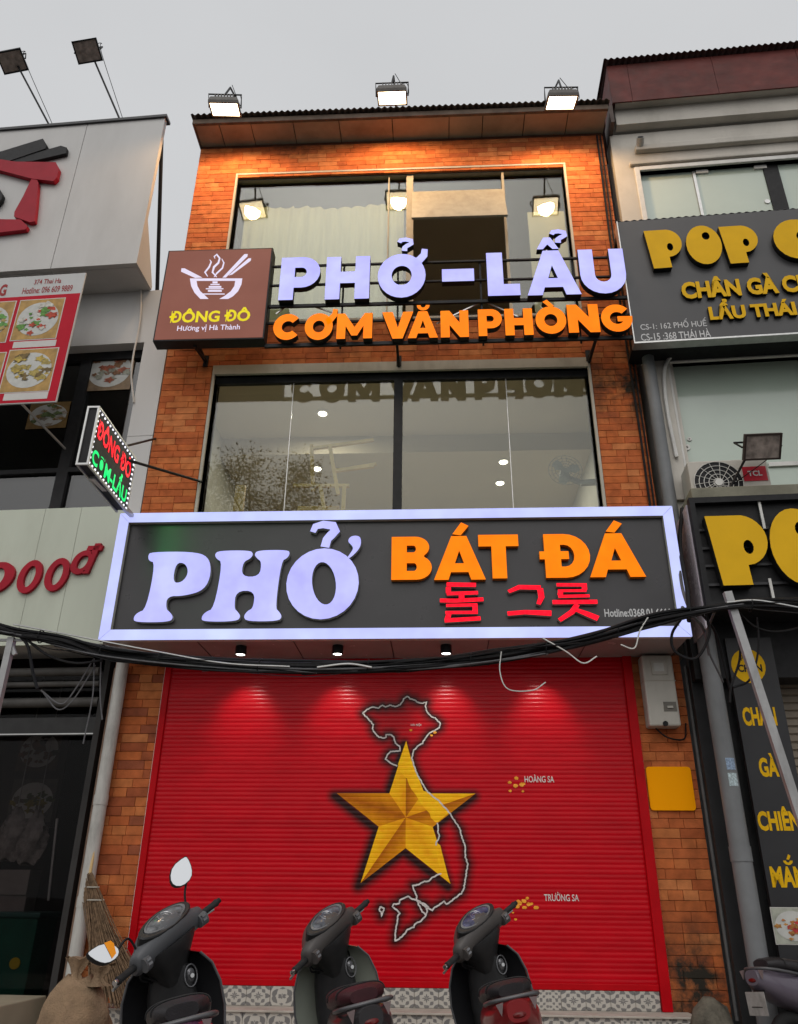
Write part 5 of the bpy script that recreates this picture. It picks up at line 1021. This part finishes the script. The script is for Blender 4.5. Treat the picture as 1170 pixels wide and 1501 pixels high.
a = fc.L(18, 935, .02); q = MB(); q.beam((a[0], .02, a[1]), (a[0], .02, 0), .055); q.beam((a[0]+.06, .02, a[1]-.15), (a[0], .02, a[1]-.05), .03); q.beam((a[0]-.15, .02, a[1]-.02), (a[0]+.25, .02, a[1]-.02), .02)
q.top('steel_post', m_post, fc, (a[0], .02, 0), 'upright grey steel post carrying the cables before the open dark shop', 'post')
a = fc.L(1066, 868, .02); b = fc.L(1172, 1195, .02); sl_ = (b[0]-a[0])/(b[1]-a[1]); bx_ = a[0]-sl_*a[1]
q = MB(); q.beam((a[0], .02, a[1]), (bx_, .02, 0), .065, .05); q.top('steel_post', m_post, fc, (bx_, .02, 0), 'leaning grey steel post carrying the cables before the tall black board', 'post')
# ------------------------------------------------------------------ what the middle window shows
for px, py in ((473, 605), (465, 686), (738, 676), (733, 707)):
    zc = 7.26
    r = ray(px, py); t_ = (zc-EYE.z)/r.z; P = EYE+r*t_
    if P.y-8 > 2: zc = 6.98; P = EYE+r*((zc-EYE.z)/r.z)
    x, d = P.x, P.y-8
    q = MB(); q.lathe([(.03, 0), (.085, -.001), (.085, -.012), (.06, -.016), (.0, -.016)], (x, d, zc), n=20); cl_ = q.build('ceiling_light', m_white, house, smooth=40)
    q = MB(); q.disc((x, d, zc-.017), (0, 0, -1), .058, .004, 18); q.build('lamp_face', m_down, house, cl_)
    al = bpy.data.lights.new('ceiling_lamp', 'AREA'); al.shape = 'DISK'; al.size = .16; al.energy = 17; al.color = (1, .93, .8)
    ao = bpy.data.objects.new('ceiling_lamp', al); COL.objects.link(ao); ao.location = (x, P.y, zc-.04)
m_wood = M('pale_wood', (.60, .42, .20), .5, .2, 6, stretch=(1, 1, .2))
m_fang = M('fan_grey', (.22, .24, .24), .4, .1)
xf, zf_ = FM.L(828, 692, .55); fan = T('wall_fan', 'round grey wall fan behind the middle window glass', 'fan', FM, (xf+.35, .5, zf_-.2))
rf = .2
for k in range(1, 6): q = MB(); q.tube([(xf+rf*k/5*math.cos(a), .5+.02*(5-k)/5*-1, zf_+rf*k/5*math.sin(a)) for a in (2*PI*i/28 for i in range(29))], .004, 4); q.build('guard_ring', m_fang, fan)
for k in range(18): a = 2*PI*k/18; q = MB(); q.tube([(xf, .48, zf_), (xf+rf*math.cos(a), .5, zf_+rf*math.sin(a))], .003, 4); q.build('guard_wire', m_fang, fan)
for k in range(3):
    a = 2*PI*k/3+.4; q = MB(); c, s_ = math.cos(a), math.sin(a); q.poly([(xf+c*u-s_*v, zf_+s_*u+c*v) for u, v in ((.03, -.02), (.1, -.075), (.17, -.06), (.18, .02), (.1, .05), (.03, .02))], [], .52, .523); q.build('blade', m_fang, fan)
q = MB(); q.lathe([(.05, 0), (.06, .05), (.05, .16), (.02, .18)], (xf, .53, zf_), (0, 1, 0), 16); q.build('motor', m_fang, fan, smooth=40)
q = MB(); q.beam((xf, .65, zf_), (xf+.2, .65, zf_-.1), .05); q.beam((xf+.2, .65, zf_-.1), (XR-.19, .6, zf_-.1), .06); q.build('wall_arm', m_fang, fan)
def wp(px, py, d): x, z = FM.L(px, py, d); return (x, d, z)
DCH = .38
ch = T('stacked_chair', 'upturned pale wooden chair standing behind the middle window', 'chair', FM, (*wp(480, 748, .8)[:2], 4.0))
for nm, a, b, w_ in (('leg', (457, 652), (459, 720), .035), ('leg', (484, 656), (496, 725), .035), ('stretcher', (455, 658), (548, 645), .03), ('stretcher', (492, 690), (552, 680), .025), ('seat_rail', (430, 712), (512, 712), .03), ('leg', (470, 712), (476, 752), .035), ('leg', (505, 712), (503, 752), .035), ('backrest', (492, 690), (548, 683), .03)):
    q = MB(); q.beam(wp(*a, DCH), wp(*b, DCH+.04), w_*1.25); q.build(nm, m_wood, ch)
q = MB(); c0 = wp(470, 752, .8); q.box(c0[0]-.25, c0[0]+.25, .6, 1.05, c0[2]-.06, c0[2]); q.build('seat', m_wood, ch); q = MB(); q.box(c0[0]-.2, c0[0]+.2, .7, 1.0, 4.0, c0[2]-.06); q.build('table_base', m_wood, ch)
q = MB(); a = wp(350, 745, .6); q.box(a[0]-.07, a[0]+.05, .6, .66, 4.0, a[2]+.32); q.top('wood_board', m_wood, FM, (a[0], .6, 4.0), 'pale wooden board leaning inside the middle window beside the curtain side', 'board')
# ------------------------------------------------------------------ tree across the road, mirrored in the glass
rt_ = random.Random(12); r = ray(375, 700); vp = EYE+r*(26.0/r.y); tx, ty, tz = vp.x, 16.2-26.0, vp.z-.9
tr = T('street_tree', 'tall leafy street tree across the road, mirrored in the middle window', 'tree', fw, (tx, ty, -.15))
q = MB(); tk = curve_pts([(tx, ty, -.2), (tx+.15, ty, 3), (tx-.1, ty+.1, 6), (tx, ty, tz-1)], 6); q.tube(tk, [lerp(.24, .08, i/(len(tk)-1)) for i in range(len(tk))], 10); q.build('trunk', M('bark', (.10, .08, .06), .9, .3, 8, bump=.6, bscale=30), tr, smooth=60)
q = MB(); ends = []
for k in range(14):
    a = rt_.uniform(0, 2*PI); e = Vector((tx+rt_.uniform(.8, 2.3)*math.cos(a), ty+rt_.uniform(.8, 2.2)*math.sin(a), tz+rt_.uniform(-1.6, .9))); s_ = Vector((tx, ty, tz-rt_.uniform(1.2, 3))); ends.append(e)
    q.tube([s_, s_.lerp(e, .5)+Vector((0, 0, .2)), e], [.06, .035, .012], 6)
q.build('branch', M('bark', (.1, .08, .06)), tr, kind='stuff')
q = MB(); ends.append(Vector((tx, ty, tz)))
for k in range(12000):
    e = rt_.choice(ends); p = e+Vector((rt_.gauss(0, .42), rt_.gauss(0, .42), rt_.gauss(0, .34))); a = Vector((rt_.gauss(0, 1), rt_.gauss(0, 1), rt_.gauss(0, .6))).normalized(); b = a.cross(Vector((rt_.gauss(0, 1), rt_.gauss(0, 1), rt_.gauss(0, 1)))).normalized(); l = rt_.uniform(.035, .075)
    q.add([p-a*l, p+b*l*.45, p+a*l, p-b*l*.45], [(0, 1, 2, 3)])
q.build('crown', M('leaf_green', (.05, .065, .025), .7, .4, 2), tr, kind='stuff')
# ------------------------------------------------------------------ broom, sack, rubble
ba = FM.L(127, 1278, -.25); bb = FM.L(172, 1472, -.45)
br = T('straw_broom', 'brown straw broom standing bristles down against the dirty white pipe', 'broom', FM, (bb[0], -.45, .35))
rb_ = random.Random(6); q = MB(); zt0 = ba[1]
for k in range(230):
    u = rb_.uniform(-1, 1); v = rb_.uniform(-1, 1); p = Vector((ba[0]+.02*u, -.17+.02*v, zt0-rb_.uniform(0, .25))); e = Vector((bb[0]+.02+.27*u, -.42+.07*v, .352+rb_.uniform(0, .06)+.05*abs(u))); m = p.lerp(e, .45)+Vector((-.03*u, .0, .0)); q.tube([p, m, e], .0045, 4, 0)
q.build('bristles', M('brown_straw', (.15, .095, .055), .85, .5, 30), br, kind='stuff')
q = MB(); q.tube([(ba[0], -.17, zt0-.1), (ba[0]-.01, -.13, zt0+.25)], .014, 8); q.build('handle', m_wood, br)
for f_ in (.12, .22): c = Vector((lerp(ba[0], bb[0], f_), lerp(-.17, -.42, f_), lerp(zt0, .35, f_))); q = MB(); q.tube([c+Vector(((.03+.2*f_)*math.cos(a), (.03+.05*f_)*math.sin(a), 0)) for a in (2*PI*i/20 for i in range(21))], .006, 5); q.build('binding', m_reveal, br)
fs = Fr(0, 6.3, 0); sc_ = fs.L(112, 1470, 0); sx_ = sc_[0]
sk = T('jute_sack', 'bulging tan sack tied shut standing beside the straw broom', 'sack', fs, (sx_, 0, 0))
zt_s = fs.Z(112, 1432, 0); rg = []
for j in range(15):
    u = j/14; rr = .27*(math.sin(PI*(u*.9+.07))**.45)*(1-.12*u)
    rg.append([(sx_+rr*(1+.06*math.sin(3*a+j*.8)+.05*math.sin(7*a-j))*math.cos(a), rr*.85*(1+.06*math.cos(4*a+j))*math.sin(a), lerp(.0, zt_s, u)+.02*math.sin(2*a+j)*u) for a in (2*PI*i/32 for i in range(32))])
m_sack = M('tan_sackcloth', (.23, .155, .095), .95, .4, 7, bump=1.0, bscale=90, dirt=.7, dcol=(.14, .09, .06))
q = MB(); q.loft(rg); q.build('sack_body', m_sack, sk, smooth=60)
for ox, hh in ((-.03, .13), (.13, .09)):
    q = MB(); rg = []
    for j in range(6):
        u = j/5; rr = [.09, .045, .03, .04, .06, .085][j]; rg.append([(sx_+ox+rr*(1+.3*math.sin(5*a+j))*math.cos(a)+.02*u, -.03+rr*.6*(1+.3*math.cos(4*a))*math.sin(a), zt_s-.05+u*(hh+.04)+.012*math.sin(6*a)*u) for a in (2*PI*i/20 for i in range(20))])
    q.loft(rg); q.build('tied_neck', m_sack, sk, smooth=60)
rr_ = random.Random(9); fr2 = Fr(0, 7.05, 0); rx, rz = fr2.L(1044, 1465, 0); rg = []
for j in range(9):
    u = j/8; rad = .2*math.sin(PI*(.12+.86*u))**.6; rg.append([(rx+rad*(1+.18*math.sin(2*a+j)+rr_.uniform(-.07, .07))*math.cos(a), .1+rad*(1+.15*math.cos(3*a+j))*math.sin(a), lerp(0, rz, u)+rr_.uniform(-.012, .012)) for a in (2*PI*i/18 for i in range(18))])
q = MB(); q.loft(rg); q.top('stone_lump', M('mossy_stone', (.09, .082, .065), .95, .5, 9, bump=1.0, bscale=45, dirt=.7), fr2, (rx, .1, 0), 'mossy grey stone lump at the foot of the right brick pillar', 'stone', smooth=50)
# ------------------------------------------------------------------ scooters
RAKE = math.radians(26); HC = Vector((0, .34, 1.0)); AX = Vector((0, -math.sin(RAKE), math.cos(RAKE)))
m_chrome = M('chrome', (.6, .6, .6), .15, .05, metal=1); m_seatv = M('black_vinyl', (.022, .02, .022), .42, .25, 10, bump=.2, bscale=150)
m_tyre = M('tyre_rubber', (.016, .016, .016), .8, .2); m_rim = M('rim_grey', (.2, .2, .21), .35, .1, metal=.6)
m_mirror, _t, _o = nodes('mirror_glass'); _g = N(_t, 'ShaderNodeBsdfGlossy', _Roughness=.0); _g.inputs[0].default_value = (.95, .96, .97, 1); _t.links.new(_g.outputs[0], _o.inputs[0]); m_amber = M('amber_patch_colour', (.8, .28, .01), .15, .05); m_redlens = M('red_lens', (.10, .004, .004), .12, .05)
def scooter(label, hpx, tpx, steer, lean, body, cover, seat, tail, mirrors, zt=1.0, stripe=None, yaw=None, tail_at=False, gaugec=(.09, .095, .11)):
    th_ = math.radians(lean); st = Matrix.Rotation(math.radians(steer), 3, AX)
    # where it stands: the handlebar centre is zt high on the measured ray, the tail on its own
    r = ray(*hpx); Hh = EYE+r*((zt*math.cos(th_)-EYE.z)/r.z)
    if yaw is None:
        r2 = ray(*tpx); T2 = EYE+r2*((.80-EYE.z)/r2.z); yaw = math.degrees(math.atan2(-(Hh.x-T2.x), Hh.y-T2.y))
    ya = math.radians(yaw); Rm = Matrix.Rotation(ya, 3, 'Z') @ Matrix.Rotation(-th_, 3, 'Y'); base = Hh-Rm @ HC
    if tail_at: r2 = ray(*tpx); base = EYE+r2*((.78-EYE.z)/r2.z)-Rm @ Vector((0, -.84, .78))
    fr = Fr(base.x, base.y, yaw); t = T('scooter', label, 'scooter', fr, (0, 0, 0), 'scooters parked before the shutter'); t.o.rotation_euler = (0, -th_, ya)
    t.o.location.z = 0.0
    def S(p): return HC+st @ (Vector(p)-HC)
    def steerq(q): q.v = [tuple(S(v)) for v in q.v]; return q
    def ring(c, ru, rv, U, V, n=20, p=2.4):
        c, U, V = Vector(c), Vector(U), Vector(V); o = []
        for k in range(n):
            a = 2*PI*k/n; ca, sa = math.cos(a), math.sin(a)
            o.append(c+U*(ru*math.copysign(abs(ca)**(2/p), ca))+V*(rv*math.copysign(abs(sa)**(2/p), sa)))
        return o
    # wheels
    for nm, c, st_ in (('front_wheel', (0, .66, .235), True), ('rear_wheel', (0, -.58, .235), False)):
        q = MB(); q.tube([(0, c[1]+.19*math.cos(a), c[2]+.19*math.sin(a)) for a in (2*PI*k/32 for k in range(33))], .045, 12)
        w = (steerq(q) if st_ else q).build('tyre', m_tyre, t, smooth=60); w.name = nm
        q = MB(); q.lathe([(.02, -.03), (.05, -.028), (.06, -.012), (.15, -.02), (.155, 0), (.15, .02), (.06, .012), (.05, .028), (.02, .03)], c, (1, 0, 0), 28); (steerq(q) if st_ else q).build('rim', m_rim, t, w, smooth=30)
    for sx in (-.07, .07): q = MB(); q.tube([(sx, .66, .235), (sx, .50, .62)], .02, 10); steerq(q).build('fork', m_chrome, t, smooth=40)
    q = MB(); q.loft([[(x, .66+rr*math.cos(a), .235+rr*math.sin(a)) for x, rr in ((-.065, .235), (-.05, .262), (0, .272), (.05, .262), (.065, .235), (.05, .255), (0, .264), (-.05, .255))] for a in (lerp(.25, 2.7, k/14) for k in range(15))], 0); steerq(q).build('front_fender', body, t, smooth=50)
    # leg shield with its dark inner side and stem cover
    lv = [(.30, .16, .50), (.38, .225, .545), (.50, .262, .575), (.64, .275, .575), (.76, .262, .555), (.86, .225, .53), (.925, .165, .51), (.955, .08, .50)]
    rings = []
    for z, w_, yf in lv:
        us = [k/8-1 for k in range(17)]; rings.append([(u*w_, yf-.13*abs(u)**2.2, z-.02*abs(u)**3) for u in us]+[(u*w_*.97, yf-.022-.125*abs(u)**2.2, z-.02*abs(u)**3) for u in us[::-1]])
    q = MB(); q.loft(rings); lsd = q.build('leg_shield', body, t, smooth=50)
    for s_ in (-1, 1): q = MB(); q.tube([(s_*w_*.995, yf-.155, z-.02) for z, w_, yf in lv[:7]], .007, 6); q.build('shield_edge', M('shield_edge_grey', (.09, .09, .095), .3, .1), t, lsd, smooth=50)
    if stripe:
        q = MB(); q.loft([[(s_*u*w_*1.006, yf-.13*abs(u)**2.2-d_, z-.02*abs(u)**3) for u, d_ in ((1.0, -.004), (.96, -.006), (.96, .03), (1.0, .028))] for z, w_, yf in lv[1:6] for s_ in (1,)]); q.build('trim_stripe', stripe, t, lsd, smooth=50)
    q = MB(); q.loft([ring((0, y, z), w_, d_, (1, 0, 0), (0, 1, 0)) for z, w_, d_, y in ((.28, .12, .10, .42), (.42, .135, .09, .44), (.6, .14, .085, .455), (.74, .13, .085, .45), (.84, .11, .085, .435), (.895, .08, .075, .42))]); ins_ = q.build('inner_shield', M('scooter_black_plastic', (.02, .02, .021), .4, .2, 12), t, smooth=50)
    q = MB(); q.loft([ring((.085, .378, .80+k*.0), .028-.004*k, .036-.006*k, (.93, -.36, 0), (0, .1, 1), 14) if False else [p+Vector((0, -.006*k, 0)) for p in ring((.105, .392, .80), .026-.005*k, .036-.007*k, (.86, .5, 0), (0, -.15, 1), 14)] for k in range(3)]); q.build('key_switch', m_rim, t, ins_, smooth=30)
    q = MB(); q.tube([(.105+.04*math.cos(a)*.86, .385+.04*math.cos(a)*.5, .80+.055*math.sin(a)) for a in (2*PI*k/18 for k in range(19))], .004, 5); q.build('key_frame', m_rim, t, ins_)
    q = MB(); q.disc((.108, .374, .80), (.3, -1, 0), .011, .014, 12); q.build('key_slot', m_chrome, t, ins_)
    q = MB(); q.tube(curve_pts([(0, .37, .69), (0, .33, .67), (0, .325, .70)], 5), .008, 6); q.build('bag_hook', m_chrome, t, ins_)
    # steering head and handlebar cover
    q = MB(); q.loft([ring((0, y, z), a_, b_, (1, 0, 0), (0, 1, 0)) for z, a_, b_, y in ((.78, .075, .065, .425), (.84, .10, .08, .41), (.90, .135, .105, .39), (.95, .175, .125, .38), (.985, .20, .13, .38))]); steerq(q).build('steering_neck', M('scooter_black_plastic', (.02, .02, .021)), t, smooth=50)
    secs = [(-.265, .0, .0, .034, .038), (-.245, .0, .002, .05, .056), (-.19, .01, .008, .066, .066), (-.13, .03, .02, .10, .085), (-.06, .045, .03, .128, .10), (0, .05, .034, .136, .106)]; secs += [(-x, a, b, c, d) for x, a, b, c, d in secs[-2::-1]]
    q = MB(); q.loft([ring((x, .34+cy, 1.0+cz), ry, rz, (0, 1, 0), (0, -.28, 1), 22, 2.3) for x, cy, cz, ry, rz in secs]); hc_ = steerq(q).build('handlebar_cover', cover, t, smooth=50)
    gn = Vector((0, -.62, .78)); gu = Vector((0, .78, .62)); gc = Vector((0, .303, 1.112))
    m_bez = M('gauge_bezel', (.16, .16, .165), .35, .1); m_lens = M('gauge_lens_%d' % int(gaugec[0]*1000), gaugec, .08, .6, 30)
    def grg(f_, h_): return [gc+gn*h_+Vector((1, 0, 0))*(math.cos(a)*.145*f_*(1 if math.sin(a) < 0 else .8+.2*abs(math.cos(a))))+gu*(math.sin(a)*.055*f_) for a in (2*PI*k/26 for k in range(26))]
    q = MB(); q.loft([grg(1.34, -.06), grg(1.34, -.006), grg(1.28, .0), grg(1.1, .002), grg(1.0, -.03)]); steerq(q).build('dash_surround', M('scooter_black_plastic', (.02, .02, .021)), t, hc_, smooth=30)
    q = MB(); q.loft([grg(1.06, -.03), grg(1.06, .006), grg(.98, .010), grg(.93, .006), grg(.93, -.02)]); gb = steerq(q).build('gauge_bezel', m_bez, t, hc_, smooth=30)
    q = MB(); q.loft([grg(.94, .002), grg(.8, .012), grg(.45, .017), grg(.1, .018)]); steerq(q).build('gauge_lens', m_lens, t, hc_, smooth=60)
    for rr in (.55, .28): q = MB(); q.tube([gc+gn*.0165+Vector((math.cos(a)*.07*rr, 0, 0))+gu*(math.sin(a)*.07*rr) for a in (2*PI*k/20 for k in range(21))], .0018, 4); steerq(q).build('dial_ring', m_chrome, t, hc_)
    q = MB(); q.loft([ring((0, .34+.05+.136*.86+k*.012, .99), .1-.02*k, .05-.012*k, (1, 0, 0), (0, .2, 1), 18) for k in range(3)]); steerq(q).build('headlight', M('headlight_lens', (.45, .46, .48), .08, .1), t, hc_, smooth=50)
    for s_ in (-1, 1):
        q = MB(); q.lathe([(.016, .0), (.019, .01), (.0185, .12), (.021, .125), (.021, .135), (.014, .14)], (s_*.262, .335, 1.0), (s_*1, -.14, .02), 14); gp = steerq(q).build('grip', m_rubber, t, smooth=35)
        q = MB(); q.lathe([(.013, 0), (.016, .006), (.015, .022), (.006, .026)], (s_*.40, .316, 1.003), (s_*1, -.14, .02), 12); steerq(q).build('bar_end', m_chrome if s_ < 0 else m_black, t, gp, smooth=35)
        q = MB(); q.tube(curve_pts([(s_*.23, .375, .995), (s_*.28, .40, .975), (s_*.35, .385, .97), (s_*.405, .365, .97)], 5), [.008]*11+[.007]*5 if False else .0075, 6); steerq(q).build('brake_lever', m_alu, t, smooth=40)
        q = MB(); q.loft([ring((s_*(.20+.012*k), .30-.003*k, .985), .028, .036, (0, 1, 0), (0, 0, 1), 14) for k in range(5)]); sw = steerq(q).build('switch_box', cover, t, smooth=40)
        for dz in (.018, -.004): q = MB(); q.box(s_*.222-.014, s_*.222+.014, .262, .28, .985+dz-.006, .985+dz+.006); steerq(q).build('switch', m_rim, t, sw)
        if mirrors:
            c = Vector((s_*.28, .36, 1.25)) if s_ > 0 else Vector((-.42, .30, 1.15)); a_ = Vector((s_*.20, .35, 1.05)); n_ = Vector((-s_*.1, -1, .42)).normalized(); U_ = Vector((1, 0, 0)); U_ = (U_-n_*U_.dot(n_)).normalized(); V2 = n_.cross(U_)
            if V2.z < 0: V2 = -V2
            q = MB(); q.tube(curve_pts([a_, a_+Vector((s_*.03, 0, .09)), c-V2*.045], 5), .0065, 6); steerq(q).build('mirror_stalk', m_black, t, smooth=40)
            oc = [(-.095, -.03), (-.085, .02), (-.02, .07), (.085, .075), (.10, .06), (.075, -.01), (.03, -.055), (-.05, -.062)]; oc = chaikin([(u*s_*(1 if s_ > 0 else .85), v*(1 if s_ > 0 else .8)) for u, v in oc], 1)
            q = MB(); q.loft([[c+U_*u*f_+V2*v*f_-n_*h_ for u, v in oc] for f_, h_ in ((.5, .035), (.9, .026), (1.04, .004), (1.04, -.004), (.97, -.004))]); mh = steerq(q).build('mirror_head', m_black, t, smooth=40)
            if s_ < 0: q = MB(); q.add([c+U_*u+V2*v+n_*.0075 for u, v in ((.012, -.038), (.05, -.028), (.075, .02), (.07, .042), (.03, .05))], [(0, 1, 2, 3, 4)]); steerq(q).build('amber_patch', m_amber, t, mh)  # flat amber patch laid over part of the left mirror
            q = MB(); rg = [c+U_*u*.97+V2*v*.97+n_*.006 for u, v in oc]; q.add(rg, [tuple(range(len(rg)))] if (rg[1]-rg[0]).cross(rg[3]-rg[0]).dot(n_) > 0 else [tuple(range(len(rg)-1, -1, -1))]); steerq(q).build('mirror_glass', m_mirror, t, mh)
    for k, (ax_, ay, bx__, bz) in enumerate(((-.2, .37, -.05, .74), (-.17, .38, .03, .70), (.19, .38, .06, .76), (.16, .37, -.02, .72))):
        q = MB(); a = S((ax_, ay, .975)); q.tube(curve_pts([a, a+Vector((0, .05, -.07)), Vector((bx__*1.8, .40, bz+.06)), Vector((bx__, .42, bz-.06))], 6), .0055, 5); q.build('control_cable', m_cable, t, smooth=50)
    # floor, tunnel, seat, rear body
    q = MB(); q.box(-.165, .165, .0, .46, .27, .30); q.build('footboard', M('scooter_black_plastic', (.02, .02, .021)), t, bev=.012)
    q = MB(); q.loft([ring((0, y, z), w_, h_, (1, 0, 0), (0, 0, 1)) for y, z, w_, h_ in ((.42, .36, .07, .08), (.25, .34, .065, .06), (.1, .38, .08, .09), (-.02, .5, .11, .16))]); q.build('tunnel', body, t, smooth=50)
    q = MB(); q.loft([ring((0, y, z), w_, h_, (1, 0, 0), (0, .0, 1), 24, 2.6) for y, z, w_, h_ in ((.04, .55, .07, .09), (-.03, .55, .125, .13), (-.2, .56, .155, .135), (-.45, .58, .16, .13), (-.65, .62, .14, .11), (-.80, .67, .10, .075), (-.86, .69, .06, .05))]); rbod = q.build('rear_body', tail, t, smooth=50)
    q = MB(); q.loft([ring((0, y, z), w_, h_, (1, 0, 0), (0, .0, 1), 24, 2.8) for y, z, w_, h_ in ((.05, .665, .03, .03), (.02, .69, .08, .045), (-.1, .715, .125, .05), (-.28, .72, .145, .05), (-.40, .735, .145, .055), (-.55, .76, .135, .05), (-.68, .775, .115, .042), (-.74, .775, .07, .03))]); sbod = q.build('seat', seat, t, smooth=50)
    for y, z, w_, h_ in ((-.36, .733, .147, .058), (-.62, .768, .128, .049)):
        q = MB(); rg = ring((0, y, z), w_, h_, (1, 0, 0), (0, 0, 1), 30, 2.8); q.tube(rg[0:16], .004, 5); q.build('seat_piping', m_rubber, t, sbod)
    q = MB(); q.tube(curve_pts([(.13, -.5, .70), (.145, -.66, .725), (.11, -.79, .745), (0, -.825, .75), (-.11, -.79, .745), (-.145, -.66, .725), (-.13, -.5, .70)], 6), .011, 8); q.build('grab_rail', M('rail_grey', (.10, .10, .105), .35, .1, metal=.4), t, smooth=50)
    q = MB(); q.loft([ring((0, -.85-.008*k, .675), .05-.012*k, .02-.005*k, (1, 0, 0), (0, .25, 1), 18) for k in range(3)]); q.build('tail_light', m_redlens, t, rbod, smooth=50)
    for s_ in (-1, 1): q = MB(); q.loft([[Vector((s_*(.085+.02*k_), -.80-.03*(1-abs(k_)), .715)) + Vector((s_*u*.5, -.012-.003*h_, v)) for u, v in ((-.03, .025), (.05, .02), (.01, -.035))] for k_, h_ in ((0, 0), (0, 4))]); q.build('indicator', M('smoked_lens', (.17, .13, .13), .2, .1), t, rbod)
    q = MB(); q.box(-.09, .09, -.865, -.86, .45, .60); q.build('number_plate', M('dusty_plate', (.25, .24, .23), .5, .2, 20, dirt=.5), t, bev=.003); q = MB(); q.beam((0, -.80, .63), (0, -.862, .5), .1, .012); q.build('plate_bracket', m_black, t)
    q = MB(); q.loft([ring((-.10, y, z), .05, h_, (1, 0, 0), (0, 0, 1)) for y, z, h_ in ((-.12, .30, .07), (-.3, .27, .09), (-.58, .24, .085), (-.66, .24, .05))]); q.build('engine_case', m_rim, t, smooth=50)
    q = MB(); q.tube([(.13, -.2, .24), (.14, -.45, .26), (.14, -.82, .34)], [.02, .05, .055], 14); q.build('exhaust', M('exhaust_grey', (.12, .12, .12), .4, .2, metal=.5), t, smooth=40)
    q = MB(); q.tube([(-.10, -.05, .26), (-.20, -.12, .045)], .011, 8); q.build('side_stand', m_black, t)
    return t
P_ = lambda n, c, r=.35, co=.4: M(n, c, r, .08, 3, coat=co)
m_s1 = P_('gloss_black_paint', (.016, .016, .018)); m_s1c = P_('satin_graphite', (.085, .088, .095), .42, .1)
m_s2 = P_('sage_grey_paint', (.25, .27, .23), .4, .3); m_s2c = P_('dark_warm_grey', (.07, .063, .06), .45, .1)
m_s3t = P_('deep_red_paint', (.20, .012, .014), .35, .5); m_s4 = P_('purple_grey_paint', (.10, .085, .11), .3, .4)
m_mar = M('maroon_vinyl', (.05, .014, .018), .42, .25, 10, bump=.2, bscale=150)
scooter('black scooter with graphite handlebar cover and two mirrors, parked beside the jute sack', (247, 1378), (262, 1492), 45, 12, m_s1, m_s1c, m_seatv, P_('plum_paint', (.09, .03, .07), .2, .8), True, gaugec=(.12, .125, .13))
scooter('sage grey scooter with maroon seat and no mirrors, parked between two dark scooters', (484, 1372), (580, 1484), 45, 12, m_s2, m_s2c, m_mar, P_('dark_tail', (.03, .028, .03)), False)
scooter('black scooter with deep red tail and orange trim, no mirrors', (704, 1370), (785, 1472), 44, 11, m_s1, m_s2c, m_seatv, m_s3t, False, stripe=P_('orange_red_trim', (.5, .07, .02)), gaugec=(.06, .06, .11))
scooter('purple grey scooter parked crosswise at the foot of the tall black board', (1168, 1408), (1100, 1412), 4, 5, m_s4, m_s4, m_seatv, m_s4, False, yaw=-62, tail_at=True)
